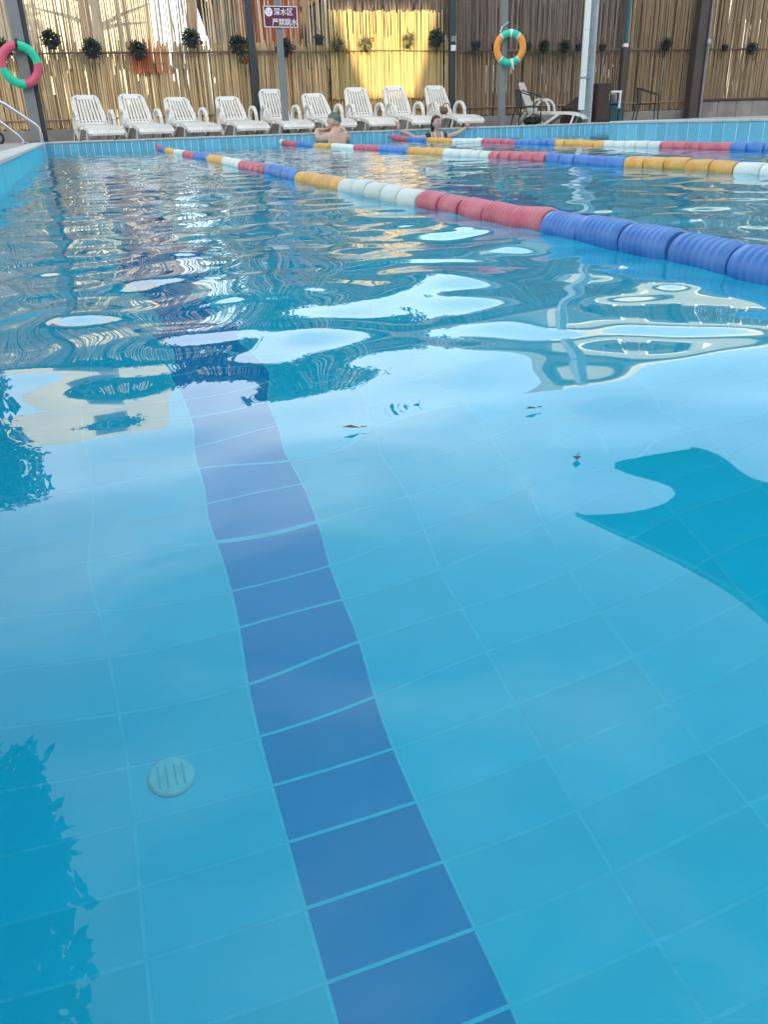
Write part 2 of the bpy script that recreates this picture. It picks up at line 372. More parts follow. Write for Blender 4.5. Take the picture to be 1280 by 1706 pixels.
wall_tiles(wn_, (XL, YN-0.010, 0), (1, 0, 0), (0, 1, 0), XR-XL, HD-0.036, 0.1345, 0.205, vis=(1e6, 1e7))
# coping stones, one by one on the far side and the right side
def coping(p0, dirv, length, top, wside, step, parent):
    b = MB(); b.box((-step/2+0.002, -CW/2, -0.032), (step/2-0.002, CW/2, 0), ch=0.006)
    me = bpy.data.meshes.new('coping_stone'); me.from_pydata(b.v, [], b.f); me.materials.append(M['coping'])
    nn = int(round(length/step)); rz = math.atan2(dirv[1], dirv[0])
    for k in range(nn):
        c = Vector(p0) + Vector(dirv)*((k+0.5)*length/nn) + Vector(wside)*(CW/2-0.012)
        ob = bpy.data.objects.new('coping_stone', me); COL.objects.link(ob); ob.parent = parent
        ob.location = (c.x, c.y, top+random.uniform(-0.0012, 0.0012)); ob.rotation_euler = (0, 0, rz)
        ob.scale = (length/nn/step, 1, 1)
coping((XL, YF, 0), (1, 0, 0), XE-XL, HD, (0, 1, 0), 0.6, wf)
coping((XR, YR, 0), (0, -1, 0), YR-YN, HR, (1, 0, 0), 0.6, wr)
coping((XR+CW, YR, 0), (1, 0, 0), XE-XR-CW, HR, (0, -1, 0), 0.6, wb)
coping((XE, YF, 0), (0, -1, 0), YF-YR, HD, (1, 0, 0), 0.6, we)
coping((XL, YF+CW, 0), (0, -1, 0), YF-YN+CW, HD, (-1, 0, 0), 0.6, wlft)

# ------------------------------------------------------------------ water with real waves
def spaced(edges):
    out = []
    for a, b, s in edges:
        nn = max(1, int(round((b-a)/s))); out += list(np.linspace(a, b, nn, endpoint=False))
    return np.array(out + [edges[-1][1]])
gx = spaced([(XL-0.006, 2.6, 0.02), (2.6, XE+0.006, 0.045)])
gy = spaced([(YN-0.006, 0.2, 0.08), (0.2, 3.2, 0.016), (3.2, 6.5, 0.026), (6.5, YF+0.006, 0.045)])
GX, GY = np.meshgrid(gx, gy)
rs = np.random.RandomState(11)
def waves(lams, slope, spread, base_dir):
    z = np.zeros_like(GX)
    for lam in lams:
        th = base_dir + rs.randn()*spread; k = 2*PI/lam; ph = rs.rand()*2*PI
        px = GX + 0.05*np.sin(GY*1.7+ph) ; py = GY + 0.06*np.sin(GX*1.3+ph*2)
        z += np.sin(k*(px*math.cos(th)+py*math.sin(th))+ph)*(slope/k)
    return z
def patch(lo, hi, seed):
    r2 = np.random.RandomState(seed); z = np.zeros_like(GX)
    for _ in range(7):
        k = 2*PI/r2.uniform(1.2, 3.5); th = r2.rand()*2*PI; z += np.sin(k*(GX*math.cos(th)+GY*math.sin(th))+r2.rand()*6.3)
    z = (z-z.min())/(z.max()-z.min()); return lo+(hi-lo)*z
ramp = np.clip((GY-0.85)/0.95, 0, 1); ramp = ramp*ramp*(3-2*ramp)
Z = waves(rs.uniform(0.55, 1.3, 14), 0.0085, 1.4, 1.2)*(0.60+0.22*ramp)
Z += waves(rs.uniform(0.26, 0.5, 26), 0.0088, 1.6, 1.4)*(0.58+1.08*ramp)*patch(0.55, 1.3, 3)
Z += waves(rs.uniform(0.13, 0.24, 22), 0.0042, 1.8, 1.4)*(0.72+1.3*ramp)*patch(0.35, 1.5, 5)
Z += waves(rs.uniform(0.075, 0.125, 20), 0.0030, 1.8, 1.4)*ramp*patch(0.0, 1.4, 9)*np.clip((5.5-GY)/2.5, 0.15, 1)
Z *= 1-0.42*np.clip((GY-2.6)/3.5, 0, 1)          # calmer towards the far side
ny, nx = GX.shape
verts = np.stack([GX.ravel(), GY.ravel(), Z.ravel()], 1)
idx = np.arange(nx*ny).reshape(ny, nx)
quads = np.stack([idx[:-1, :-1], idx[:-1, 1:], idx[1:, 1:], idx[1:, :-1]], -1).reshape(-1, 4)
zb = -DEP-0.02
x0, x1, y0, y1 = gx[0], gx[-1], gy[0], gy[-1]
nb = len(verts)
verts = np.vstack([verts, [(x0, y0, zb), (x1, y0, zb), (x1, y1, zb), (x0, y1, zb)]])
faces = [tuple(q) for q in quads.tolist()]
faces.append((nb+3, nb+2, nb+1, nb))
faces.append(tuple([nb, nb+1] + idx[0, ::-1].tolist()))
faces.append(tuple([nb+1, nb+2] + idx[::-1, -1].tolist()))
faces.append(tuple([nb+2, nb+3] + idx[-1, :].tolist()))
faces.append(tuple([nb+3, nb] + idx[:, 0].tolist()))
me = bpy.data.meshes.new('water'); me.from_pydata(verts.tolist(), [], faces); me.materials.append(M['water'])
sm = np.ones(len(faces), bool); sm[-5:] = False
me.polygons.foreach_set('use_smooth', sm); me.update()
water = bpy.data.objects.new('water', me); COL.objects.link(water); tag(water, kind='structure')

# ------------------------------------------------------------------ what stands beyond the fence and behind the camera
# unseen sun blocker added behind the camera: its top edge shades the pool, a shaped gap lets one patch of sun through
def shift(P, Y):
    t = (P.y-Y)/SUN_DIR.y; return P - SUN_DIR*t
YB = -9.0
hole = [shift(at_y(x, y, 16.1), YB) for x, y in ((546, -8), (733, -8), (690, 160), (614, 160))]
zt = max(hole[0].z, hole[1].z); zbm = min(hole[2].z, hole[3].z); ZR = shift(Vector((5, 16.1*K, 3.75*K)), YB).z
blocker = thing('added_sun_blocker', 'unseen wall added behind the camera to shade the pool, its gap passing one patch of sun', 'building', (0, YB, 0))
def prism(poly, y0, y1):
    n_ = len(poly); b = MB()
    b.add([(x, y0, z) for x, z in poly] + [(x, y1, z) for x, z in poly],
          [tuple(range(n_)), tuple(range(2*n_-1, n_-1, -1))] + [(i, n_+i, n_+(i+1) % n_, (i+1) % n_) for i in range(n_)])
    return b
H0 = [(p.x, p.z) for p in hole]
prism([(-24, 0), (H0[3][0], 0), (H0[3][0], zbm), (H0[0][0], zt), (-24, zt)], 0, -0.3).build('wall', M['blocker'], blocker)
prism([(H0[2][0], 0), (42, 0), (42, zt), (H0[1][0], zt), (H0[2][0], zbm)], 0, -0.3).build('wall', M['blocker'], blocker)
prism([(H0[3][0], 0), (H0[2][0], 0), (H0[2][0], zbm), (H0[3][0], zbm)], 0, -0.3).build('wall', M['blocker'], blocker)
MB().box((-24.4, -0.45, zt+0.001), (42.4, 0.1, ZR)).build('shade_band', M['concrete'], blocker)
for k in range(12):
    wx = -20+k*5
    if 7 < wx < 16: continue
    fr = MB().box((wx, 0.002, 2), (wx+2.4, 0.06, 4)).build('window', M['pvc'], blocker)
    MB().box((wx+0.1, 0.05, 2.1), (wx+2.3, 0.07, 3.9)).build('pane', M['glass'], fr)

# white house beyond the left of the fence
wh = thing('white_house', 'white rendered house with dark tiled skirt roof beyond left part of bamboo fence', 'building', (-5*K, 27, 0))
MB().box((-14, 0, 0), (7.6, 8, 6.15)).build('wall', M['white_wall'], wh)
b = MB(); b.add([(-14.6, -0.9, 6.05), (8.2, -0.9, 6.05), (8.2, 0.6, 6.85), (-14.6, 0.6, 6.85), (-14.6, 6, 6.05), (8.2, 6, 6.05)], [(0, 1, 2, 3), (0, 4, 5, 1), (1, 5, 2), (0, 3, 4), (3, 2, 5, 4)]); b.build('roof', M['roof'], wh)
MB().box((-13.4, 0.5, 6.3), (7.0, 7, 8.9)).build('wall', M['cream'], wh)
for k in range(6):
    w_ = MB().box((-12.4+k*3.3, 0.44, 7.1), (-11.1+k*3.3, 0.499, 8.4)).build('window', M['roof'], wh)
    MB().box((-12.3+k*3.3, 0.42, 7.2), (-11.2+k*3.3, 0.439, 8.3)).build('pane', M['dark_wall'], w_)
# orange-red wall behind the sign
rw = thing('painted_wall', 'orange-red painted wall glimpsed through canes behind the warning sign', 'wall', (3.5*K, 18.4, 0))
MB().box((-0.62, 0, 0), (1.12, 0.25, 3.1)).build('panel', M['red_wall'], rw)
MB().box((-0.7, -0.03, 3.1), (1.2, 0.3, 3.2)).build('coping', M['coping'], rw)
# dark house right of the sunlit patch
dh = thing('dark_house', 'dark purple-grey house wall showing between the canes right of the sunlit patch', 'building', (5.6*K, 19.2, 0))
MB().box((0, 0, 0), (9.4, 5, 4.0)).build('wall', M['dark_wall'], dh)
MB().box((-0.3, -0.5, 4.0), (9.7, 5.3, 4.2)).build('roof', M['roof'], dh)
for k in range(6):  # plain white panels added to read as bright dashes between the canes
    w_ = MB().box((0.5+k*1.45, -0.05, 0.8), (1.35+k*1.45, 0.001, 1.5)).build('window', M['pvc'], dh)
# pale house far right
ph = thing('pale_house', 'pale grey house with white window frames beyond the right of the fence', 'building', (17.0*K, 29, 0))
MB().box((0, 0, 0), (12, 8, 8.8)).build('wall', M['pale_wall'], ph)
MB().box((-0.4, -0.6, 8.8), (12.4, 8.4, 9.1)).build('roof', M['white_wall'], ph)
for k in range(4):
    for z in (3.2, 6.0):
        w_ = MB().box((0.9+k*2.8, -0.06, z), (2.9+k*2.8, 0.001, z+1.8)).build('window', M['pvc'], ph)
        MB().box((1.03+k*2.8, -0.08, z+0.13), (2.77+k*2.8, -0.061, z+1.67)).build('pane', M['glass'], w_)
# shade canopy high over the right pool edge (seen mirrored in the water)
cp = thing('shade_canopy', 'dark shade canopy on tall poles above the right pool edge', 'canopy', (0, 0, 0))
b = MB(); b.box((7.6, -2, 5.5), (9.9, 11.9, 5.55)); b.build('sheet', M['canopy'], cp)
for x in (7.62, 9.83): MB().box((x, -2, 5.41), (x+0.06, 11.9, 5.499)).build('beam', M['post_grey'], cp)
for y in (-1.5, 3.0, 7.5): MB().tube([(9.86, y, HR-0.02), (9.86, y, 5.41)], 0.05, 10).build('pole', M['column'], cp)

def make_tree(label, x, y, zt, crown_z, rx, rz, n_leaf, seed, trunk_r=0.14, branch=None, leaf=0.16, ry=None, base=0.1, spread=0.65):
    rr = random.Random(seed)
    if y > 13.5: x *= K
    t = thing('tree', label, 'tree', (x, y, base), 0, 'trees around the pool')
    b = MB(); top = crown_z - base
    b.tube([(0, 0, -0.05), (rr.uniform(-.05, .05), 0, top*0.35), (rr.uniform(-.1, .1), 0, top*0.7), (0.05, 0, top)], [trunk_r*1.15, trunk_r, trunk_r*0.8, trunk_r*0.45], 10)
    for k in range(6):
        a = rr.uniform(0, 2*PI); s = top*rr.uniform(0.55, 0.85)
        b.tube([(0, 0, s), (math.cos(a)*rx*0.35, math.sin(a)*rx*0.35, s+rz*0.5), (math.cos(a)*rx*0.75, math.sin(a)*rx*0.7, s+rz*0.9)], [trunk_r*0.5, trunk_r*0.32, trunk_r*0.1], 7)
    if branch: b.tube(branch, [trunk_r*0.75, trunk_r*0.7, trunk_r*0.6, trunk_r*0.5], 9)
    b.build('trunk', M['bark'], t, smooth=True)
    c = MB(); ry = ry or rx
    lumps = [(rr.uniform(-spread, spread)*rx, rr.uniform(-spread, spread)*ry, top + rr.uniform(-.5, .6)*rz*spread/0.65, rr.uniform(.3, .55)*(1.65-spread)) for _ in range(13)]
    for k in range(n_leaf):
        lx, ly, lz, lr = lumps[k % 13]
        d = Vector((rr.gauss(0, 1), rr.gauss(0, 1), rr.gauss(0, 1))).normalized()*(rr.random()**0.4)*lr
        p = Vector((lx+d.x*rx, ly+d.y*ry, lz+d.z*rz))
        dd = Vector((rr.gauss(0, 1), rr.gauss(0, 1), rr.gauss(-0.4, 0.6)))
        c.leaf(p, dd, (rr.gauss(0, .5), rr.gauss(0, .5), 1), leaf*rr.uniform(.7, 1.4), leaf*0.55)
    c.build('crown', M['tree_leaf'], t)
    return t
make_tree('tree with a leaning branch silhouetted behind the canes left of the warning sign', 2.98, 17.3, 0, 3.75, 1.7, 0.62, 6000, 3, 0.17,
          [(0.02, -0.02, 0.95), (-0.22, -0.05, 1.55), (-0.42, -0.05, 2.2), (-0.75, -0.1, 3.2)])
make_tree('tree crown rising behind the sunlit patch of the fence', 5.2, 20.4, 0, 4.35, 2.1, 0.66, 6000, 5, leaf=0.2)
make_tree('broad tree standing behind the dark house', 9.0, 26.0, 0, 5.4, 3.3, 1.0, 8000, 8, leaf=0.26)
make_tree('tree beside the pale house beyond the right of the fence', 15.2, 22.5, 0, 3.9, 1.7, 1.0, 2000, 9)
make_tree('broad tree against the white house, farthest left of its row', -5.0, 25.0, 0, 6.2, 2.2, 0.6, 5500, 21, leaf=0.24)
make_tree('broad tree before the upper windows of the white house, left of its middle', -2.1, 25.1, 0, 6.3, 2.2, 0.6, 5500, 22, leaf=0.24)
make_tree('broad tree before the white house, right of its middle', 0.7, 24.9, 0, 6.2, 2.2, 0.6, 5500, 23, leaf=0.24)
make_tree('broad tree at the right corner of the white house', 3.4, 25.0, 0, 6.2, 2.1, 0.6, 5500, 25, leaf=0.24)
make_tree('tall tree rising behind the far left end of the bamboo fence', -3.6, 18.6, 0, 6.3, 1.6, 1.3, 5000, 24, leaf=0.2)
make_tree('small tree on the left deck leaning over the water', -1.95, 4.6, 0, 4.25, 1.35, 1.0, 20000, 12, 0.09, leaf=0.15, base=HD-0.01, spread=0.42)

# ------------------------------------------------------------------ bamboo fence
FY = 16.15
fence = thing('bamboo_fence', 'long screen of upright bamboo canes behind the sun loungers', 'fence', (0, FY, HD))
def canes(x0, x1, z0, z1, y, pitch, r, keep, mname, name, seed, jag=0.05, lean=0.012, dash=0.0, parent=fence, gaps=None):
    rr = random.Random(seed); b = MB(); x = x0
    while x < x1:
        x += pitch*rr.uniform(0.75, 1.3)
        kp = keep(x) if callable(keep) else keep
        if rr.random() > kp: continue
        ra = r*rr.uniform(0.72, 1.25); yy = y + rr.uniform(-0.012, 0.012); ln = rr.gauss(0, lean)
        za, zz = z0 + rr.uniform(0, min(jag, 0.03)), z1 + rr.uniform(-jag, jag)
        spans = [(za, zz)]
        if dash:
            spans = []; z = za
            while z < zz:
                e = min(zz, z + rr.uniform(0.25, 1.0)); spans.append((z, e)); z = e + (rr.uniform(0.05, 0.28) if rr.random() < dash else 0)
        for a, e in spans:
            k = (lambda z: x + ln*(z-z0))
            m_ = (a+e)/2; bow = rr.gauss(0, 0.006)
            b.tube([(k(a), yy, a), (k(m_)+bow, yy, m_), (k(e), yy, e)], [ra, ra*0.95, ra*0.85], 5)
    return tag(b.build(name, M[mname], parent), kind='stuff')
def zw(y): return 0.0
def Z_(x, y): return (at_y(x, y, FY).z - HD)/K
def X_(x, y=75): return at_y(x, y, FY).x/K
# upper mat, shade put into its grey right part: sparse on the left where daylight shows through, dense on the right
def keep_up(x):
    if x < X_(330): return 0.90 + 0.06*math.sin(x*2.3) + 0.07*math.sin(x*7.1)
    if x < X_(508): return 0.60 + 0.06*math.sin(x*5)
    if x < X_(548): return 0.74
    if x < X_(730): return 0.55
    return 0.93
canes(-5, X_(560), 1.02, 3.65, 0.05, 0.0270, 0.0125, keep_up, 'tan_up', 'cane_screen', 1, jag=0.10, lean=0.016)
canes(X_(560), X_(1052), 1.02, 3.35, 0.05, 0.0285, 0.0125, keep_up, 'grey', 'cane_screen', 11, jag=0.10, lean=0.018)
# lower, tan mats
canes(-5, X_(262), 0.165, Z_(150, 92), 0.0, 0.0275, 0.0135, lambda x: 0.90, 'tan', 'cane_screen', 2, jag=0.10)
canes(X_(262), X_(425), 0.165, Z_(350, 74), 0.0, 0.0275, 0.0135, lambda x: 0.90, 'tan', 'cane_screen', 3, jag=0.03)
canes(X_(425), X_(560), 0.165, Z_(490, 74), 0.0, 0.0275, 0.0135, lambda x: 0.90, 'tan', 'cane_screen', 4, jag=0.04)
canes(X_(560), X_(760), 0.165, Z_(650, 60), 0.0, 0.0275, 0.0135, lambda x: 0.95, 'tan', 'cane_screen', 5, jag=0.05)
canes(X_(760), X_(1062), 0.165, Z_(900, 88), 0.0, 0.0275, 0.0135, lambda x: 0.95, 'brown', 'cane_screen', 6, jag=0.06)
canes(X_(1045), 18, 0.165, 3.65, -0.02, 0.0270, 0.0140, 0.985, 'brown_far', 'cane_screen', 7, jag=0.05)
# backing layer with broken canes: the gaps are the bright dashes
canes(-5, X_(545), 0.12, 1.30, 0.10, 0.028, 0.020, 0.99, 'tan', 'cane_screen', 8, dash=0.15, jag=0.2, lean=0.005)
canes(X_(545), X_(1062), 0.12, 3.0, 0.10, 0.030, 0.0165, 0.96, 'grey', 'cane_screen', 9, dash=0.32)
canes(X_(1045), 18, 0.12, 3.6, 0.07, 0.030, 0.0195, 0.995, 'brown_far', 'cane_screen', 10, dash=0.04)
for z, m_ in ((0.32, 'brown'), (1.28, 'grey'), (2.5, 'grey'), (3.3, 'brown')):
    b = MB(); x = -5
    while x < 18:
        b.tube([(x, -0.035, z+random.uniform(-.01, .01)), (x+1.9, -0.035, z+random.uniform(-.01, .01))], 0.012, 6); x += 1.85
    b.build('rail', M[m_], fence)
# straw-yellow newer mat tied in front, lit by the sun
mat_y = thing('reed_mat', 'straw-yellow reed mat with ragged top lit by a patch of sun', 'reed mat', (0, FY-0.05, HD))
canes(X_(547), X_(735), 0.5, Z_(640, 19), 0.0, 0.0262, 0.0138, 0.985, 'straw', 'cane_screen', 20, jag=0.03, parent=mat_y)
MB().bar((X_(547), 0.022, 1.0), (X_(735), 0.022, 1.0), 0.008).build('batten', M['rope'], mat_y)
oc = thing('reed_strip', 'short strip of orange-red painted canes between second and third loungers', 'reed mat', (0, FY-0.05, HD))
canes(X_(212), X_(272), Z_(240, 124), Z_(240, 74), 0.0, 0.034, 0.0135, 0.85, 'red_cane', 'cane_screen', 21, jag=0.08, parent=oc)
MB().bar((X_(212), 0.02, 1.12), (X_(272), 0.02, 1.12), 0.012).build('batten', M['rope'], oc)
# twisted line along the fence that carries the pots
b = MB(); pts = []
for k in range(120):
    x = -2.5 + k*0.17; pts.append((x, 0, 0.012*math.sin(x*2.1)))
b.tube(pts, 0.009, 6)
tag(b.build('twine_line', M['rope'], None, (0, (FY-0.085)*K, Z_(200, 88)*K+HD)), 'taut twine strung along the bamboo fence behind the hanging pots', 'rope')
for nm, x0, x1, zt_, seg in (('low_wall', -6, X_(1160), 0.195+0.165, 1.6),):
    lw = thing(nm, 'low grey concrete kerb wall under the bamboo fence', 'wall', (0, FY, HD))
    x = x0
    while x < x1:
        e = min(x+seg, x1); MB().box((x+0.003, -0.09, -0.02), (e-0.003, 0.16, 0.168), ch=0.008).build('block', M['concrete'], lw); x = e
sw = thing('stone_wall', 'brown stone planter wall at the far right under the canes', 'wall', (0, FY, HD))
x = X_(1168); k = 0
while x < 17:
    e = x+0.42+0.06*random.random(); MB().box((x+0.004, -0.20+random.uniform(-.006, .006), -0.02), (e-0.004, 0.13, 0.32), ch=0.012).build('stone', M['brown'] if False else M['concrete'], sw); x = e
MB().box((X_(1168)-0.03, -0.235, 0.32), (17, 0.15, 0.365), ch=0.008).build('capping', M['post_brown'], sw)

# ------------------------------------------------------------------ posts
def post(name, label, cat, px, y_px, Y, parts, base=HD):
    p = at_y(px, y_px, Y); return thing(name, label, cat, (p.x, Y, base-0.008))
p = thing('square_post', 'grey square steel post holding the pink and green life ring', 'post', (K*-0.49, 14.8, HD-0.008))
MB().box((-0.115, -0.06, 0), (0.045, 0.06, 3.4), ch=0.006).build('shaft', M['post_grey'], p)
MB().box((0.046, -0.02, 0), (0.115, 0.05, 3.4), ch=0.004).build('channel', M['post_dark'], p)
MB().box((-0.16, -0.10, 0), (0.15, 0.10, 0.012)).build('base_plate', M['post_dark'], p)
p = thing('dark_post', 'slim dark post against the fence just left of the warning sign', 'post', (K*3.13, 15.9, HD-0.008), 0, 'dark fence posts')
MB().box((-0.06, -0.05, 0), (0.06, 0.05, 2.8), ch=0.005).build('shaft', M['post_dark'], p)
MB().box((-0.10, -0.09, 0), (0.10, 0.09, 0.01)).build('base_plate', M['post_dark'], p)
p = thing('dark_post', 'dark post with two small switch boxes right of the sunlit patch', 'post', (K*6.85, 15.9, HD-0.008), 0, 'dark fence posts')
MB().box((-0.055, -0.05, 0), (0.055, 0.05, 2.8), ch=0.005).build('shaft', M['post_dark'], p)
for ypx in (65, 80):
    z = (at_y(762, ypx, 15.85).z - HD + 0.008)/K
    MB().box((-0.05, -0.085, z-0.05), (0.04, -0.0502, z+0.045), ch=0.008).build('switch_box', M['strap'] if ypx > 70 else M['post_grey'], p)
p = thing('dark_post', 'thin dark post with a clamp between the white pipe and the wicker armchair', 'post', (K*10.55, 15.9, HD-0.008), 0, 'dark fence posts')
MB().box((-0.065, -0.05, 0), (0.065, 0.05, 1.32), ch=0.005).build('shaft', M['post_brown'], p)
MB().tube([(0.0, 0, 1.32), (0.015, 0, 3.5)], 0.042, 8).build('upper_pipe', M['teal'], p)
MB().lathe([(0.05, 1.30), (0.055, 1.33), (0.05, 1.38)], 10).build('clamp', M['strap'], p)
p = thing('brown_column', 'thick dark brown column with a grey water pipe at right', 'post', (K*12.22, 15.85, HD-0.008))
MB().box((-0.10, -0.09, 0), (0.10, 0.09, 3.9), ch=0.006).build('shaft', M['post_brown'], p)
b = MB(); b.tube([(0.165, -0.10, 0), (0.16, -0.10, 1.4), (0.17, -0.10, 3.8)], 0.024, 8); b.build('pipe', M['post_grey'], p)
b = MB(); b.sphere((0.165, -0.115, 1.38), (0.05, 0.045, 0.07), 10, 6); b.bar((0.13, -0.15, 1.30), (0.15, -0.15, 1.20), 0.015); b.build('valve', M['column'], p)
MB().box((0.101, -0.06, 0), (0.225, 0.06, 3.9)).build('channel', M['post_brown'], p)
p = thing('round_column', 'round galvanised column beside the white plastic pipe', 'column', (K*8.93, 14.55, HD-0.008))
MB().lathe([(0.105, 0), (0.105, 4.3)], 20).build('shaft', M['column'], p, smooth=True, auto=30)
MB().lathe([(0.16, 0), (0.16, 0.012)], 20).build('base_plate', M['column'], p)
q = at_y(970, 183, 14.45)
p = thing('white_pipe', 'white square plastic downpipe left of the round column ending above the deck', 'pipe', (q.x-0.01, 14.45, q.z))
MB().box((-0.055, -0.03, 0), (0.045, 0.03, 0.62), ch=0.006).build('section', M['pvc'], p)
MB().box((-0.055, -0.03, 0.622), (0.045, 0.03, 1.25), ch=0.006).build('section', M['pvc'], p)
MB().box((-0.055, -0.03, 1.252), (0.045, 0.03, 3.9), ch=0.006).build('section', M['pvc'], p)
for z in (0.5, 2.2): MB().box((-0.062, -0.036, z), (0.10, 0.06, z+0.03)).build('bracket', M['column'], p)
p = thing('ring_post', 'grey steel post holding the orange and green life ring', 'post', (K*7.27, 14.65, HD-0.008))
MB().box((-0.05, -0.05, 0), (0.05, 0.05, 2.7), ch=0.005).build('shaft', M['post_grey'], p)
MB().box((-0.09, -0.09, 0), (0.09, 0.09, 0.012)).build('base_plate', M['post_grey'], p)
b = MB(); z = (at_y(847, 38, 14.6).z-HD)/K
b.bar((-0.056, -0.053, z-0.05), (0.056, -0.053, z+0.02), 0.006, 0.05, (0, 1, 0)); b.bar((-0.056, -0.056, z-0.05), (-0.10, -0.07, z-0.13), 0.006, 0.03, (0, 1, 0))
b.build('tape', M['strap'], p)

# warning sign on its pole
sp = thing('sign_pole', 'slim grey pole carrying the maroon warning sign among the loungers', 'pole', (K*3.335, 14.62, HD-0.008))
MB().box((-0.048, -0.045, 0), (0.048, 0.045, 2.5), ch=0.005).build('shaft', M['post_grey'], sp)
MB().box((-0.09, -0.09, 0), (0.09, 0.09, 0.012)).build('base_plate', M['post_grey'], sp)
sg = thing('warning_sign', 'maroon sign with white Chinese lettering and a round face emblem on the pole', 'sign', (at_y(467.5, 28, 14.565).x, 14.565, at_y(467.5, 28, 14.565).z))
sg.rotation_euler = (0, R(0.5), 0)
W2, H2 = 0.272, 0.148
MB().box((-W2, -0.006, -H2), (W2, 0.006, H2), ch=0.002).build('board', M['maroon'], sg)
b = MB()
for z0_, z1_ in ((-H2+0.004, -H2+0.015), (H2-0.015, H2-0.004)): b.box((-W2+0.004, -0.011, z0_), (W2-0.004, -0.0062, z1_))
for x0_, x1_ in ((-W2+0.004, -W2+0.015), (W2-0.015, W2-0.004)): b.box((x0_, -0.011, -H2+0.0152), (x1_, -0.0062, H2-0.0152))
b.build('border', M['sign_white'], sg)
def text(body, size, x, z, parent, squeeze=1.0):
    cu = bpy.data.curves.new('lettering', 'FONT'); cu.body = body; cu.size = size; cu.extrude = 0.0012; cu.offset = size*0.009
    cu.space_character = squeeze; cu.resolution_u = 3
    to = bpy.data.objects.new('lettering', cu); COL.objects.link(to)
    dg = bpy.context.evaluated_depsgraph_get()
    tm = bpy.data.meshes.new_from_object(to.evaluated_get(dg)); bpy.data.objects.remove(to)
    tm.materials.clear(); tm.materials.append(M['sign_white'])
    ob = bpy.data.objects.new('lettering', tm); COL.objects.link(ob); ob.parent = parent
    ob.rotation_euler = (PI/2, 0, 0); ob.location = (x, -0.0078, z); return ob
text('深水区', 0.104, -0.108, 0.028, sg, 0.98)
text('严禁跳水', 0.104, -0.142, -0.110, sg, 0.93)
em = MB().lathe([(0.060, 0.0064), (0.060, 0.009)], 24, Matrix.Translation((-0.185, 0, 0.062)) @ Matrix.Rotation(PI/2, 4, 'X')).build('emblem', M['sign_white'], sg)
b = MB()
for sx in (-1, 1):
    b.bar((-0.185+sx*0.013, -0.0098, 0.082), (-0.185+sx*0.040, -0.0098, 0.088), 0.001, 0.006, (0, 0, 1))
    b.box((-0.185+sx*0.024-0.007, -0.0104, 0.064), (-0.185+sx*0.024+0.007, -0.0092, 0.074))
for k in range(6):
    a0, a1 = PI*(0.15+0.7*k/6), PI*(0.15+0.7*(k+1)/6)
    b.bar((-0.185+0.028*math.cos(a0), -0.0098, 0.022+0.018*math.sin(a0)), (-0.185+0.028*math.cos(a1), -0.0098, 0.022+0.018*math.sin(a1)), 0.001, 0.006, (0, 0, 1))
b.build('face_mark', M['maroon'], em)

# ------------------------------------------------------------------ life rings
def ring_seg(a0, a1, Rm, r_, m, name, parent, grow=1.0, seg=14):
    pts = []; nn = max(3, int(abs(a1-a0)/0.09))
    b = MB(); v = []; f = []
    for i in range(nn+1):
        a = a0+(a1-a0)*i/nn; c = Vector((math.cos(a)*Rm, 0, math.sin(a)*Rm)); e = Vector((math.cos(a), 0, math.sin(a)))
        for k in range(seg):
            t = 2*PI*k/seg; v.append(c + e*math.cos(t)*r_*grow + Vector((0, 1, 0))*math.sin(t)*r_*0.85*grow)
    for i in range(nn):
        for k in range(seg): f.append((i*seg+k, (i+1)*seg+k, (i+1)*seg+(k+1) % seg, i*seg+(k+1) % seg))
    f.append(tuple(range(seg))); f.append(tuple(nn*seg+k for k in range(seg-1, -1, -1)))
    b.add(v, f); return b.build(name, m, parent, smooth=True, auto=40)
c = at_y(33, 108, 14.66)
lr = thing('life_ring', 'pink and green life ring hanging on the grey post at far left', 'life ring', (c.x, 14.66, c.z), R(12), 'life rings on the posts')
for a0, a1, m_ in ((95, 190, 'pink'), (190, 275, 'green'), (275, 365, 'pink'), (5, 88, 'green')):
    ring_seg(R(a0), R(a1), 0.248, 0.062, M[m_], 'ring_segment', lr)
b = MB(); b.tube([(-0.02, -0.03, 0.19), (-0.01, -0.07, 0.25), (0.0, 0.0, 0.318), (0.03, 0.09, 0.33)], 0.02, 7); b.build('hook', M['black'], lr)
c = at_y(849, 80, 14.55)
lr2 = thing('life_ring', 'orange and green life ring with white straps on the post right of the dark post', 'life ring', (c.x, 14.53, c.z), R(-22), 'life rings on the posts')
for a0, a1, m_ in ((52, 128, 'green'), (128, 228, 'orange'), (228, 312, 'green'), (312, 412, 'orange')):
    ring_seg(R(a0), R(a1), 0.222, 0.058, M[m_], 'ring_segment', lr2)
for a in (52, 128, 228, 312): ring_seg(R(a-2.5), R(a+2.5), 0.222, 0.058, M['strap'], 'band', lr2, 1.03)
for a in (86, 282): ring_seg(R(a-5.5), R(a+5.5), 0.222, 0.058, M['strap'], 'strap', lr2, 1.06)
MB().tube([(0.045, -0.06, -0.24), (0.06, -0.065, -0.30), (0.075, -0.06, -0.33)], 0.012, 6).build('strap_end', M['strap'], lr2)

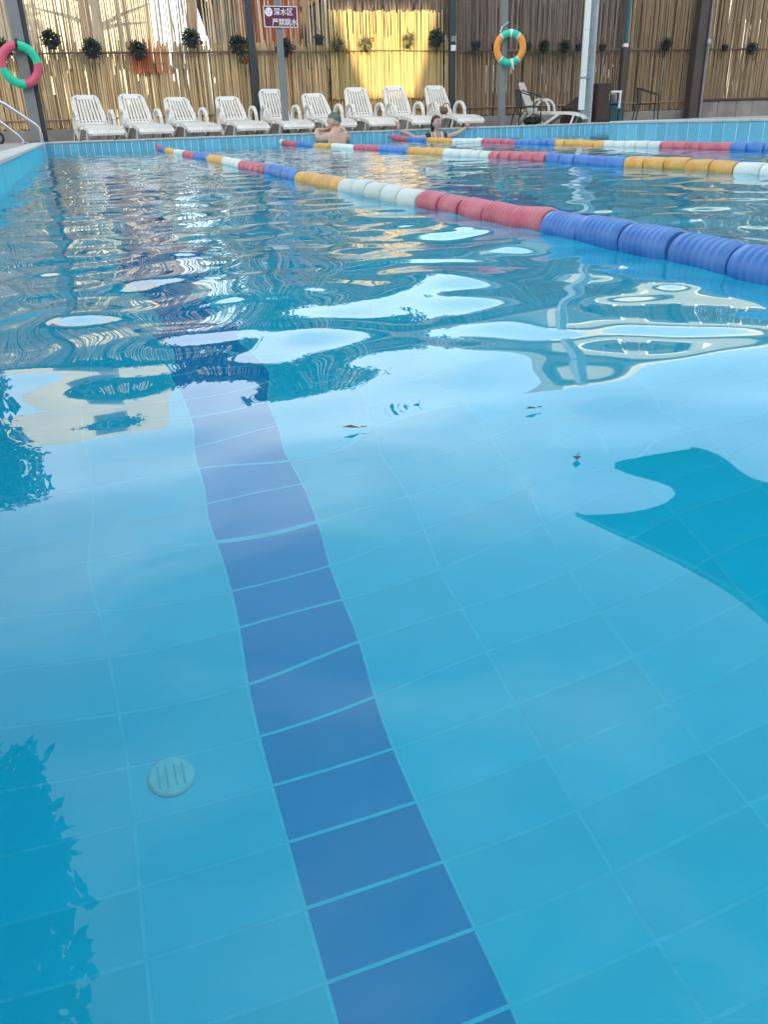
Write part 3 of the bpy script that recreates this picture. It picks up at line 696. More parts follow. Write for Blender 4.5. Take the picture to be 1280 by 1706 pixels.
# ------------------------------------------------------------------ hanging pots on the fence
rr = random.Random(5)
def hanging(px, py, label, style, sz=0.30, flower=None, drop=False):
    sz *= 0.80; c = at_y(px, py, FY-0.2)
    t = thing('hanging_plant', label, 'hanging plant', (c.x, FY-0.17, c.z), 0, 'pots hanging along the bamboo fence')
    hk = MB(); hk.tube([(0, 0.11, sz*0.75), (0, 0.06, sz*0.6), (-0.09*sz/.3, 0.0, -0.02)], 0.004, 5); hk.tube([(0, 0.06, sz*0.6), (0.09*sz/.3, 0.0, -0.02)], 0.004, 5); hk.build('hanger', M['black'], t)
    s = sz/0.30
    if style != 'airy': MB().lathe([(0.062*s, -0.13*s), (0.095*s, -0.01*s), (0.104*s, -0.01*s), (0.104*s, 0.012*s), (0.088*s, 0.012*s)], 14).build('pot', M['black'], t, smooth=True, auto=35)
    else: MB().lathe([(0.045*s, -0.10*s), (0.065*s, -0.01*s), (0.06*s, 0.0)], 12).build('pot', M['wood'], t, smooth=True, auto=35)
    b = MB()
    if style == 'bushy':
        for k in range(420):
            d = Vector((rr.gauss(0, 1), rr.gauss(0, 0.8), rr.gauss(0.25, 0.9))).normalized()
            p_ = d*rr.uniform(0.02, 0.155)*s + Vector((0, 0, 0.02*s))
            b.leaf(p_, d+Vector((rr.gauss(0, .5), rr.gauss(0, .5), rr.gauss(0, .5))), (rr.gauss(0, .6), -1, .6), 0.055*s*rr.uniform(.6, 1.3), 0.032*s)
        b.build('foliage', M['leaf'], t)
    elif style == 'pot':
        for k in range(40):
            d = Vector((rr.gauss(0, .6), rr.gauss(0, 0.5), 1)).normalized(); b.leaf(Vector((rr.uniform(-.07, .07)*s, rr.uniform(-.05, .05)*s, 0.0)), d, (0, -1, .3), 0.07*s*rr.uniform(.5, 1.2), 0.025*s)
        b.build('foliage', M['leaf'], t)
    else:
        for k in range(90):
            a = rr.uniform(0, 2*PI); e = rr.uniform(-0.7, 1.3); d = Vector((math.cos(a), math.sin(a)*0.7, e)).normalized()
            ln = rr.uniform(0.10, 0.19)*s
            b.leaf(d*0.015, d, (rr.gauss(0, .3), -0.4, 1), ln, 0.016*s); b.leaf(d*ln*0.6, d+Vector((0, 0, -0.6)), (0, -0.4, 1), ln*0.6, 0.013*s)
        b.build('foliage', M['spiky'], t)
    if drop:
        b = MB()
        for k in range(26):
            p_ = Vector((rr.uniform(-.02, .14)*s, rr.uniform(-.10, -.04)*s, rr.uniform(-.26, -.08)*s)); b.leaf(p_, (rr.gauss(0, .3), rr.gauss(0, .3), -1), (0, -1, 0), 0.05*s, 0.026*s)
        b.build('trailing_stems', M['leaf'], t)
    if flower:
        b = MB(); fx, fz, m_ = flower
        for k in range(26):
            d = Vector((rr.gauss(0, 1), rr.gauss(0, 1)-.6, rr.gauss(0, 1))).normalized(); b.leaf(Vector((fx*s, -0.10*s, fz*s))+d*0.01, d, (rr.gauss(0, 1), -1, rr.gauss(0, 1)), 0.05*s*rr.uniform(.6, 1.2), 0.034*s)
        b.build('flower', M[m_], t)
    return t
hanging(2, 84, 'dark bushy hanging plant behind the pink and green life ring', 'bushy', 0.34)
hanging(84, 68, 'bushy hanging plant high on the canes above the gap left of the first lounger', 'bushy', 0.33)
hanging(153, 83, 'bushy hanging plant on the canes straight above the leftmost lounger', 'bushy', 0.34)
hanging(230, 86, 'bushy hanging plant with small red bloom in front of the orange cane strip', 'bushy', 0.33, (0.10, -0.10, 'flower'))
hanging(319, 66, 'hanging plant with red bloom at its side above the third lounger', 'bushy', 0.34, (0.15, -0.06, 'flower'))
hanging(398, 77, 'hanging plant trailing down to a red bloom in front of the tree trunk', 'bushy', 0.36, (0.10, -0.22, 'flower'), True)
hanging(475, 82, 'hanging plant half hidden behind the sign pole with a red bloom', 'bushy', 0.34, (0.16, 0.02, 'flower'))
hanging(532, 62, 'bare dark green pot hanging just right of the warning sign', 'pot', 0.34)
hanging(563, 74, 'pale spiky hanging plant on the left edge of the yellow reed mat', 'airy', 0.36, (0.15, -0.12, 'flower_o'))
hanging(611, 71, 'pale spiky plant with an orange bloom on the yellow reed mat', 'airy', 0.33, (0.10, 0.05, 'flower_o'))
hanging(683, 65, 'pale spiky plant hanging near the right side of the sunlit patch', 'airy', 0.33)
hanging(728, 66, 'bushy plant hanging in shade just right of the sunlit patch', 'bushy', 0.34)
hanging(795, 72, 'dark pot hanging between the switch-box post and the orange life ring', 'pot', 0.32)
hanging(826, 76, 'dark hanging pot partly behind the left rim of the orange life ring', 'pot', 0.26)
hanging(881, 74, 'dark hanging pot touching the right rim of the orange life ring', 'pot', 0.31)
hanging(908, 79, 'dark bushy hanging pot, second right of the orange life ring', 'bushy', 0.26)
hanging(943, 79, 'dark bushy hanging pot, third right of the orange life ring', 'bushy', 0.28)
hanging(966, 76, 'dark hanging pot just left of the white plastic pipe', 'pot', 0.26)
hanging(1006, 76, 'dark hanging pot just right of the round galvanised column', 'pot', 0.28)
hanging(1113, 75, 'bushy grey-green hanging plant above the wicker armchair by the brown column', 'bushy', 0.27)
hanging(1211, 77, 'dark hanging pot with no foliage right of the thick brown column', 'pot', 0.27)
hanging(1255, 82, 'bushy hanging plant at the far right end of the fence', 'bushy', 0.26, None, True)

# ------------------------------------------------------------------ sun loungers
def lounger(label, elev=60, back_len=0.60):
    t = thing('sun_lounger', label, 'sun lounger')
    W = 0.255
    HZ = 0.215
    # seat: slatted pan sloping to a rolled-over foot end
    prof = [(0.17, HZ+0.005), (0.0, HZ-0.005), (-0.25, HZ-0.02), (-0.5, HZ-0.025), (-0.66, HZ-0.045), (-0.79, HZ-0.075), (-0.845, HZ-0.125)]
    b = MB()
    for sx in (-1, 1):
        for (a, za), (c_, zc) in zip(prof[:-1], prof[1:]): b.bar((sx*(W-0.012), a, za-0.01), (sx*(W-0.012), c_, zc-0.01), 0.05, 0.05)
    for i in (0, 2, 4, 6): b.bar((-W+0.02, prof[i][0], prof[i][1]-0.012), (W-0.02, prof[i][0], prof[i][1]-0.012), 0.05, 0.018)
    b.build('seat_frame', M['plastic'], t)
    s = MB()
    for k in range(10):
        x = -W+0.055+k*(2*W-0.11)/9
        for (a, za), (c_, zc) in zip(prof[:-1], prof[1:]): s.bar((x, a, za), (x, c_, zc), 0.041, 0.014)
    tag(s.build('seat_slats', M['plastic'], t), kind='stuff')
    # backrest: rounded frame with upright slats
    bk = thing('backrest', None, None); bk.parent = t; bk.location = (0, 0.17, HZ+0.01); bk.rotation_euler = (R(elev-90), 0, 0)
    L, wb, wt = back_len, 0.225, 0.195
    outl = []
    for k in range(7): a = PI/2*k/6; outl.append((wt-0.075+0.075*math.cos(a), L-0.075+0.075*math.sin(a)))
    path = [(wb, 0.0), (wb-0.005, 0.2)] + outl; path = path + [(-x, z) for x, z in reversed(path)]
    f = MB()
    for (xa, za), (xb, zb_) in zip(path[:-1], path[1:]): f.bar((xa, 0, za), (xb, 0, zb_), 0.040, 0.034, (0, 1, 0))
    f.bar((-wb, 0, 0.012), (wb, 0, 0.012), 0.034, 0.034, (0, 1, 0))
    f.box((-0.125, -0.016, L-0.060), (0.125, 0.016, L-0.004))
    f.box((-0.185, -0.010, L*0.12), (0.185, 0.010, L*0.15))
    f.build('back_frame', M['plastic'], bk)
    s = MB()
    for k in range(8):
        u = -1+2*k/7; s.bar((u*(wb-0.035), -0.004, 0.03), (u*(wt-0.030), -0.004, L-0.035), 0.031, 0.014, (0, 1, 0))
    tag(s.build('back_slats', M['plastic'], bk), kind='stuff')
    for sx in (-1, 1):
        x = sx*(W+0.022)
        a = MB()
        pts = []
        for k in range(11):
            th = PI*k/10; pts.append((x, -0.02+0.17*math.cos(th)-0.02*k/10, HZ-0.02+0.225*math.sin(th)**0.75))
        for i in range(10): a.bar(pts[i], pts[i+1], 0.050, 0.030, (1, 0, 0)) if False else a.bar(pts[i], pts[i+1], 0.048, 0.034, (0, 0.3, 1))
        a.build('armrest', M['plastic'], t)
        g_ = MB(); g_.bar((x, 0.15, HZ-0.01), (x, -0.10, 0.0), 0.046, 0.044); g_.build('leg', M['plastic'], t)
        g_ = MB(); g_.bar((x, -0.40, HZ-0.04), (x, -0.13, 0.0), 0.046, 0.040); g_.build('leg', M['plastic'], t)
        g_ = MB(); g_.bar((x*0.9, 0.22, HZ), (x*0.95, 0.38, 0.0), 0.044, 0.036); g_.build('leg', M['plastic'], t)
        g_ = MB(); g_.bar((x*0.86, -0.66, HZ-0.05), (x*0.9, -0.60, 0.0), 0.040, 0.034); g_.build('leg', M['plastic'], t)
    # prop behind the backrest
    MB().bar((-0.2, 0.30, HZ+0.03), (0.2, 0.30, HZ+0.03), 0.03).build('prop_bar', M['plastic'], t)
    return t
specs = [  # px of back-rest centre x, y top, Y back, elev, label
    (126, 180, 57, 0.49, 'white plastic sun lounger, leftmost, nearest the ladder rails'),
    (204, 258, 57, 0.49, 'white sun lounger second from left, under the orange cane strip'),
    (275, 340, 49, 0.47, 'white sun lounger third from left with lowered backrest'),
    (362, 420, 49, 0.46, 'white sun lounger with lowered backrest just left of the slim dark post'),
    (434, 492, 61, 0.51, 'white sun lounger directly behind the sign pole'),
    (505, 565, 50, 0.48, 'white sun lounger behind the swimmer in the camouflage cap'),
    (578, 630, 61, 0.51, 'white sun lounger just right of the swimmer in the cap, below the yellow mat'),
    (640, 695, 62, 0.51, 'white sun lounger below the right edge of the sunlit patch'),
    (711, 766, 62, 0.51, 'white sun lounger with a brown bag on it behind the dark-haired swimmer')]
l_hi, l_lo = None, None
loung = []
for xa, xb, el, bl, lab in specs:
    t = lounger(lab, el, bl)
    c = at_y((xa+xb)/2-6, 190, 15.3)
    t.scale = (K, K, K); t.location = (c.x+0.07, 15.12*K+random.uniform(-.05, .05), HD-0.006); t.rotation_euler = (0, 0, R(9)+random.uniform(-.07, .07))
    t['group'] = 'white sun loungers along the far pool edge'; loung.append(t)
t = lounger('white sun lounger turned sideways right of the orange life ring, behind a wicker armchair', 66, 0.50)
c = at_y(905, 200, 14.85); t.scale = (K, K, K); t.location = (c.x, 14.95*K, HD-0.006); t.rotation_euler = (0, 0, R(50)); t['group'] = 'white sun loungers along the far pool edge'
# brown bag on the ninth lounger
bag = thing('brown_bag', 'crumpled brown bag lying on the lounger behind the dark-haired swimmer', 'bag', loung[8].matrix_world @ Vector((0, 0, 0)))
bag.scale = (K, K, K); bag.location = loung[8].location + Vector((0.0, -0.02, 0.222*K))
b = MB()
for k in range(6): b.sphere((rr.uniform(-.10, .10), rr.uniform(-.05, .05), 0.055+rr.uniform(-.01, .04)), (0.07, 0.055, 0.05), 10, 6)
b.build('body', mat('bag_cloth', (0.20, 0.115, 0.085), 0.85, 0.3, 15, 0.5, 40), bag, smooth=True)
MB().tube([(-0.08, 0, 0.10), (-0.03, -0.02, 0.18), (0.05, 0.0, 0.17), (0.09, 0, 0.09)], 0.008, 6).build('strap', M['wood'], bag)

# ------------------------------------------------------------------ wicker armchairs and clutter at right
def armchair(label, loc, rz):
    t = thing('wicker_armchair', label, 'chair', loc, rz, 'dark wicker armchairs'); t.scale = (K*.8, K*.8, K*.8)
    b = MB(); v = []; f = []
    for i in range(5):
        for k in range(9):
            a = (k/8-0.5)*1.5; z = 0.38+0.36*i/4; rad = 0.25
            v.append((math.sin(a)*rad, 0.02+math.cos(a)*rad*0.75+0.04*i/4, z-0.03*(abs(k-4)/4)**2*(i == 4)))
    n0 = len(v); v += [(x, y+0.018, z) for x, y, z in v]
    for i in range(4):
        for k in range(8):
            q = (i*9+k, i*9+k+1, (i+1)*9+k+1, (i+1)*9+k); f.append(q); f.append(tuple(n0+j for j in reversed(q)))
    for k in range(8): f.append((4*9+k, 4*9+k+1, n0+4*9+k+1, n0+4*9+k)); f.append((k+1, k, n0+k, n0+k+1))
    for i in range(4): f.append((i*9, (i+1)*9, n0+(i+1)*9, n0+i*9)); f.append(((i+1)*9+8, i*9+8, n0+i*9+8, n0+(i+1)*9+8))
    b.add(v, f); b.build('backrest', M['wicker'], t, smooth=True, auto=50)
    MB().box((-0.22, -0.23, 0.355), (0.22, 0.20, 0.39), ch=0.012).build('seat', M['wicker'], t)
    for sx in (-1, 1):
        a = MB(); a.tube([(sx*0.2, 0.20, 0.72), (sx*0.25, 0.05, 0.66), (sx*0.265, -0.15, 0.60), (sx*0.262, -0.235, 0.56), (sx*0.255, -0.25, 0.48)], 0.014, 7); a.build('arm', M['black'], t, smooth=True)
        MB().tube([(sx*0.255, -0.25, 0.48), (sx*0.25, -0.26, 0.0)], 0.013, 7).build('leg', M['black'], t)
        MB().tube([(sx*0.18, 0.19, 0.38), (sx*0.24, 0.27, 0.0)], 0.013, 7).build('leg', M['black'], t)
    a = MB(); a.bar((-0.25, -0.25, 0.36), (0.25, -0.25, 0.36), 0.02); a.build('front_bar', M['black'], t)
    return t
c = at_z(884, 208, HD)
armchair('dark wicker armchair in front of the sideways lounger', (at_y(880, 200, 14.55).x, 14.62, HD-0.006), R(42))
armchair('dark wicker armchair beside the thick brown column', (at_y(1078, 195, 15.2).x, 15.25, HD-0.006), R(45))
bb = MB(); rz_ = random.Random(3)
for k in range(5): bb.sphere((rz_.uniform(-.1, .1), rz_.uniform(-.05, .05), 0.06+rz_.uniform(0, .04)), (0.09, 0.08, 0.065), 10, 6)
bk = thing('black_bag', 'black bag on the deck under the armchair by the sideways lounger', 'bag', (at_y(890, 205, 14.7).x, 14.72, HD-0.01)); bb.build('body', M['black'], bk, smooth=True)
MB().tube([(-0.07, 0, 0.13), (0, 0, 0.19), (0.07, 0, 0.13)], 0.008, 6).build('handle', M['black'], bk)
# dark cabinets behind the round column
c0, c1 = at_y(951, 190, 15.0), at_y(992, 190, 15.0)
cb = thing('low_cabinet', 'low dark cabinet with sloping top left of the round column', 'cabinet', (c0.x+0.02, 15.0, HD-0.006))
wd = (c1.x-c0.x)/K+0.1
prism([(0, 0), (wd, 0), (wd, 0.50), (0.34, 0.46), (0.02, 0.26)], 0, 0.4).build('body', M['wood'], cb)
MB().box((0.08, -0.016, 0.04), (wd-0.05, -0.001, 0.22)).build('door', M['wood'], cb)
c0, c1 = at_y(992, 190, 14.9), at_y(1016, 190, 14.9)
cb = thing('tall_cabinet', 'dark brown upright cabinet just right of the round column', 'cabinet', (c0.x, 14.9, HD-0.006))
wd = (c1.x-c0.x)/K
MB().box((0, 0, 0), (wd, 0.4, 0.66), ch=0.006).build('body', M['wood'], cb)
MB().box((0.02, -0.014, 0.05), (wd-0.02, -0.001, 0.62)).build('door', M['wood'], cb)
MB().tube([(wd-0.05, -0.015, 0.36), (wd-0.05, -0.035, 0.38), (wd-0.05, -0.035, 0.46), (wd-0.05, -0.015, 0.48)], 0.006, 6).build('handle', M['steel'], cb)
c0, c1 = at_y(1018, 190, 15.1), at_y(1037, 190, 15.1)
cl = thing('drinks_cooler', 'teal plastic cooler box standing right of the dark upright cabinet', 'cooler', ((c0.x+c1.x)/2, 15.25, HD-0.006))
MB().box((-0.15, -0.14, 0), (0.15, 0.14, 0.30), ch=0.02).build('body', M['teal'], cl)
MB().box((-0.16, -0.15, 0.302), (0.16, 0.15, 0.35), ch=0.015).build('lid', M['teal'], cl)
MB().lathe([(0.07, 0.352), (0.075, 0.47), (0.03, 0.50)], 14).build('bottle', M['post_grey'], cl)
q0, q1, q2 = at_y(1016, 152, 15.0), at_y(1035, 152, 15.0), at_y(1031, 180, 15.0)
fr = thing('pipe_rack', 'white bent pipe rack standing over the teal cooler box', 'rack', (q1.x, 15.0, HD-0.006))
b = MB(); zt_ = (q1.z-HD)/K; ax, bx, bz = (q0.x-q1.x)/K, (q2.x-q1.x)/K, (q2.z-HD)/K
b.bar((ax, 0, zt_), (0.02, 0, zt_), 0.035); b.bar((0.0, 0, zt_-0.02), (bx, -0.02, bz), 0.035); b.build('bent_pipe', M['pvc'], fr)
MB().bar((bx, -0.02, bz), (bx, 0, 0), 0.02).build('leg', M['black'], fr)
MB().bar((ax+0.01, 0, zt_-0.02), (ax+0.01, 0, 0), 0.02).build('leg', M['black'], fr)

# ------------------------------------------------------------------ ladder rails at the left
def smooth_path(pts, n_=5):
    pts = [Vector(p_) for p_ in pts]; out = [pts[0]]
    for i in range(1, len(pts)-1):
        a, b_, c_ = pts[i-1], pts[i], pts[i+1]; ra = min(0.09, (a-b_).length*0.4, (c_-b_).length*0.4)
        s_ = b_+(a-b_).normalized()*ra; e_ = b_+(c_-b_).normalized()*ra
        for k in range(n_+1):
            t_ = k/n_; out.append(s_*(1-t_)**2 + b_*2*t_*(1-t_) + e_*t_**2)
    return out+[pts[-1]]
ya = 16.2
def at_t(x, y, Y):
    d = ray(x, y); return Vector((0, 0, CAM_Z)) + d*(Y/d.y)
A = [at_t(-70, 160, ya), at_t(0, 169, ya), at_t(65, 212, ya), at_t(74, 258, ya)]
A = [Vector((A[0].x-0.25, ya, HD-0.02)), A[0] + Vector((-0.22, 0, 0.02)), A[1], A[2], A[3] + Vector((0.01, 0, -0.75))]
la = thing('handrail', 'stainless handrail tube running down into the water at the left corner', 'handrail', (A[2].x, ya, HD), 0, 'pool handrails', True)
b = MB(); b.tube([p_-Vector(la.location) for p_ in smooth_path(A)], 0.029, 12); b.build('tube', M['steel'], la, smooth=True)
MB().lathe([(0.05, 0), (0.05, 0.012), (0.03, 0.02)], 14, Matrix.Translation(A[0]-Vector(la.location)+Vector((0, 0, 0.02)))).build('flange', M['steel'], la)
MB().box((-0.16, -0.03, at_t(5, 178, ya).z-HD-0.018), (-0.02, 0.0, at_t(5, 178, ya).z-HD+0.012), ch=0.006).build('bracket', M['black'], la)
yb = 16.8
Bp = [at_t(-60, 170, yb), at_t(0, 203, yb), at_t(32, 228, yb), at_t(41, 241, yb)]
Bp = [Vector((Bp[0].x-0.15, yb, HD-0.02)), Bp[0], Bp[1], Bp[2], Vector((Bp[3].x, yb, HD-0.02))]
lb = thing('handrail', 'stainless handrail tube bending down onto the stone deck at far left', 'handrail', (Bp[2].x, yb, HD), 0, 'pool handrails', True)
b = MB(); b.tube([p_-Vector(lb.location) for p_ in smooth_path(Bp)], 0.029, 12); b.build('tube', M['steel'], lb, smooth=True)
for q in (Bp[0], Bp[-1]): MB().lathe([(0.05, 0), (0.05, 0.012), (0.03, 0.02)], 14, Matrix.Translation(q-Vector(lb.location)+Vector((0, 0, 0.02)))).build('flange', M['steel'], lb)
# wheel of a cart at the left edge
c = at_y(-3, 236, 14.3)
cw = thing('cart_wheel', 'black cart wheel standing on the deck at the left edge', 'wheel', (c.x, 14.3, HD+0.09))
ring_seg(0, 2*PI, 0.075, 0.018, M['black'], 'tyre', cw)
MB().lathe([(0.06, -0.012), (0.06, 0.012)], 18, Matrix.Rotation(PI/2, 4, 'X')).build('rim', M['post_grey'], cw)

# ------------------------------------------------------------------ lane ropes
FL = 0.22417
def float_mesh(m, seed=0):
    r_ = 0.0525; hl = FL/2-0.0025; prof = [(0.026, -hl), (0.044, -hl+0.003), (r_*0.94, -hl+0.012)]
    nr = 7; a, b_ = -hl+0.022, hl-0.022
    for k in range(nr):
        z0_ = a+(b_-a)*k/nr; w = (b_-a)/nr
        prof += [(r_*0.935, z0_+w*0.10), (r_, z0_+w*0.34), (r_, z0_+w*0.60), (r_*0.935, z0_+w*0.86)]
    prof += [(r_*0.94, hl-0.012), (0.044, hl-0.003), (0.026, hl)]
    b = MB(); b.lathe(prof, 22, Matrix.Rotation(-PI/2, 4, 'X'))
    me = bpy.data.meshes.new('float'); me.from_pydata(b.v, [], b.f); me.materials.append(m)
    me.polygons.foreach_set('use_smooth', [True]*len(me.polygons)); me.update()
    try: me.set_sharp_from_angle(angle=R(32))
    except Exception: pass
    return me
FM = [float_mesh(M['float_'+k]) for k in ('blue', 'red', 'white', 'orange')]      # from the camera outwards
def lane_rope(label, X, Y0, kind0, seed):
    rg = random.Random(seed)
    t = thing('lane_rope', label, 'lane rope', (X, YF, 0.017), 0, 'floating lane ropes', True)
    cab = MB(); pts = []
    n0 = int(math.floor((YN+0.25-Y0)/FL))+1; n1 = int(math.floor((YF-0.12-Y0)/FL))
    ph = rg.uniform(0, 6)
    def rise(y): return 0.05*max(0.0, (y-(YF-1.8))/1.8)**1.5
    def off(y): return 0.018*math.sin(y*0.7+ph)+0.010*math.sin(y*1.9+ph*2)
    for k in range(n0, n1):
        y = Y0+(k+0.5)*FL; blk = k//5
        ob = bpy.data.objects.new('float', FM[(kind0+blk) % 4]); COL.objects.link(ob); ob.parent = t
        z = 0.004*math.sin(y*3+ph)+rg.uniform(-.004, .004) + rise(y)
        ob.location = (off(y)+rg.uniform(-.004, .004), y-YF+rg.uniform(-.003, .003), z)
        ob.rotation_euler = (rg.gauss(0, .03), rg.uniform(0, 6.28), -(off(y+.1)-off(y-.1))/.2+rg.gauss(0, .025))
    y = YN
    while y < YF-0.02: pts.append((off(y)*min(1, (YF-y)), y-YF, rise(y))); y += 0.12
    pts.append((0, 0.0, rise(YF))); cab.tube(pts, 0.006, 6); cab.build('cable', M['steel'], t)
    MB().lathe([(0.022, -0.02), (0.03, 0.0), (0.022, 0.02)], 10, Matrix.Translation((0, 0.0, rise(YF))) @ Matrix.Rotation(PI/2, 4, 'X')).build('anchor', M['steel'], t)
    return t
lane_rope('nearest lane rope of ribbed floats, large blue ones at the right edge of the photo', 1.4278, 2.5087, 1, 1)
lane_rope('middle lane rope, passing in front of the swimmer in the cap', 3.7793, 4.4066, 2+1, 2)
lane_rope('farthest lane rope, passing in front of the dark-haired swimmer', 6.0097, 7.0889, 0+1, 3)

# ------------------------------------------------------------------ swimmers
def skin_body(name, verts, edges, radii, m, parent, levels=2):
    me = bpy.data.meshes.new(name); me.from_pydata(verts, edges, [])
    ob = bpy.data.objects.new(name, me); COL.objects.link(ob)
    sk = ob.modifiers.new('skin', 'SKIN'); sk.use_smooth_shade = True
    ss = ob.modifiers.new('sub', 'SUBSURF'); ss.levels = levels; ss.render_levels = levels
    lay = me.skin_vertices[0].data
    for i, r_ in enumerate(radii): lay[i].radius = r_ if isinstance(r_, tuple) else (r_, r_)
    lay[0].use_root = True
    dg = bpy.context.evaluated_depsgraph_get(); m2 = bpy.data.meshes.new_from_object(ob.evaluated_get(dg))
    bpy.data.objects.remove(ob); m2.materials.clear(); m2.materials.append(m)
    m2.polygons.foreach_set('use_smooth', [True]*len(m2.polygons))
    o2 = bpy.data.objects.new(name, m2); COL.objects.link(o2); o2.parent = parent; return o2
# man: back to the camera, arms folded on the coping, head turned to the left
man = thing('person', 'bare-backed swimmer in a green camouflage cap leaning on the far pool edge', 'person', (K*3.99, 13.93, -0.195))
HM = (HD+0.195)/K
V = [(0, 0.02, -0.30), (0, 0.0, -0.10), (0, -0.01, 0.08), (0, 0.0, 0.22), (0, 0.02, 0.31), (0.0, 0.045, 0.37), (0.01, 0.06, 0.45),
     (-0.13, 0.02, 0.27), (-0.205, 0.06, 0.235), (-0.25, 0.19, 0.225), (-0.255, 0.285, HM+0.035), (-0.12, 0.33, HM+0.03), (-0.02, 0.34, HM+0.025),
     (0.13, 0.02, 0.27), (0.205, 0.05, 0.22), (0.22, 0.18, 0.20), (0.215, 0.28, HM+0.035), (0.09, 0.30, HM+0.05), (-0.02, 0.29, HM+0.065)]
Ed = [(0, 1), (1, 2), (2, 3), (3, 4), (4, 5), (5, 6), (3, 7), (7, 8), (8, 9), (9, 10), (10, 11), (11, 12), (3, 13), (13, 14), (14, 15), (15, 16), (16, 17), (17, 18)]
Rd = [(0.15, 0.11), (0.145, 0.10), (0.155, 0.10), (0.15, 0.10), (0.085, 0.075), 0.055, 0.05, 0.088, 0.070, 0.052, 0.045, 0.036, 0.028, 0.088, 0.070, 0.052, 0.045, 0.036, 0.028]
body = skin_body('body', V, Ed, Rd, M['skin'], man)
hm = Matrix.Translation((-0.005, 0.07, 0.475)) @ Matrix.Rotation(R(52), 4, 'Z') @ Matrix.Rotation(R(8), 4, 'X')   # face looks along local +Y, turned left
hm = hm @ Matrix.Scale(1.22, 4)
b = MB(); b.sphere((0, 0, 0), (0.072, 0.092, 0.108), 18, 14)
hv = []
for x, y, z in b.v:
    if z < -0.02: k = 1-0.32*min(1, (-z-0.02)/0.09); x *= k; y = y*k+0.012*(1-k)*3
    hv.append(hm @ Vector((x, y, z)))
hb = MB(); hb.add(hv, b.f)
fe = MB(); fe.sphere((0, 0.094, -0.012), (0.011, 0.016, 0.022), 8, 6)
for sx in (-1, 1): fe.sphere((sx*0.073, -0.005, -0.008), (0.010, 0.020, 0.031), 8, 6)
fe.sphere((0, 0.062, -0.088), (0.026, 0.022, 0.018), 8, 6)
hb.add([hm @ Vector(p_) for p_ in fe.v], fe.f)
hb.build('head', M['skin'], man, smooth=True)
eye = MB()
for sx in (-1, 1): eye.sphere(hm @ Vector((sx*0.030, 0.080, 0.012)), 0.009, 8, 6)
eye.build('eyes', M['hair'], man, smooth=True)
cpv = MB(); cpv.sphere((0, 0, 0), (0.080, 0.100, 0.112), 20, 16)
keepv = {i for i, p_ in enumerate(cpv.v) if p_[2] > 0.022 - 0.25*max(0, -p_[1]) }
c2 = cpv.pick([q for q in cpv.f if all(i in keepv for i in q)], hm)
c2.build('swim_cap', M['cap'], man, smooth=True)
def hand(parent, base, fwd, upv, m, side, s=1.0):
    base, fwd, upv = Vector(base), Vector(fwd).normalized(), Vector(upv).normalized(); lat = fwd.cross(upv).normalized()*side
    V = [base, base+fwd*0.045*s]; E_ = [(0, 1)]; Rr = [(0.030*s, 0.016*s), (0.034*s, 0.015*s)]
    for k, ln in enumerate((0.068, 0.078, 0.072, 0.056)):
        r_ = base+fwd*0.07*s+lat*(k-1.5)*0.019*s; m1 = r_+fwd*ln*0.5*s+upv*0.004; m2 = r_+fwd*ln*s-upv*0.014*s
        i = len(V); V += [r_, m1, m2]; E_ += [(1, i), (i, i+1), (i+1, i+2)]; Rr += [0.0105*s, 0.0095*s, 0.0075*s]
    i = len(V); V += [base+fwd*0.02*s-lat*0.03*s, base+fwd*0.05*s-lat*0.052*s]; E_ += [(0, i), (i, i+1)]; Rr += [0.012*s, 0.009*s]
    return skin_body('hand', [tuple(p_) for p_ in V], E_, Rr, m, parent, 1)
hand(man, (-0.01, 0.345, HM+0.022), (1, 0.1, -0.1), (0, 0.2, 1), M['skin'], 1)
hand(man, (-0.02, 0.29, HM+0.06), (-1, 0.15, -0.25), (0, 0.1, 1), M['skin'], -1)

# woman: facing the camera, arms spread along the coping
wo_ = thing('person', 'dark-haired swimmer in a navy suit facing the camera with arms spread along the edge', 'person', (K*5.706, 13.88, -0.045))
HW = (HD+0.045)/K
V = [(0, 0.03, -0.32), (0, 0.02, -0.12), (0, 0.0, 0.03), (0, 0.01, 0.11), (0, 0.005, 0.15), (0, -0.005, 0.185), (0, -0.01, 0.22),
     (-0.11, 0.01, 0.085), (-0.19, 0.04, 0.06), (-0.34, 0.10, 0.06), (-0.44, 0.17, 0.13), (-0.55, 0.245, HW-0.012),
     (0.11, 0.01, 0.085), (0.19, 0.04, 0.06), (0.40, 0.11, 0.10), (0.53, 0.17, 0.15), (0.645, 0.245, HW-0.005)]
Ed = [(0, 1), (1, 2), (2, 3), (3, 4), (4, 5), (5, 6), (3, 7), (7, 8), (8, 9), (9, 10), (10, 11), (3, 12), (12, 13), (13, 14), (14, 15), (15, 16)]
Rd = [(0.13, 0.10), (0.12, 0.09), (0.13, 0.095), (0.115, 0.085), (0.06, 0.06), 0.045, 0.043, 0.068, 0.052, 0.042, 0.036, 0.026, 0.068, 0.052, 0.042, 0.036, 0.026]
skin_body('body', V, Ed, Rd, M['skin2'], wo_)
hm = Matrix.Translation((0.0, -0.01, 0.272)) @ Matrix.Rotation(R(180+18), 4, 'Z') @ Matrix.Rotation(R(12), 4, 'X')
hm = hm @ Matrix.Scale(1.10, 4)
b = MB(); b.sphere((0, 0, 0), (0.068, 0.086, 0.104), 20, 16)
hv = []
for x, y, z in b.v:
    if z < -0.01: k = 1-0.36*min(1, (-z-0.01)/0.095); x *= k; y = y*k+0.02*(1-k)*2
    hv.append(hm @ Vector((x, y, z)))
hb = MB(); hb.add(hv, b.f); fe = MB()
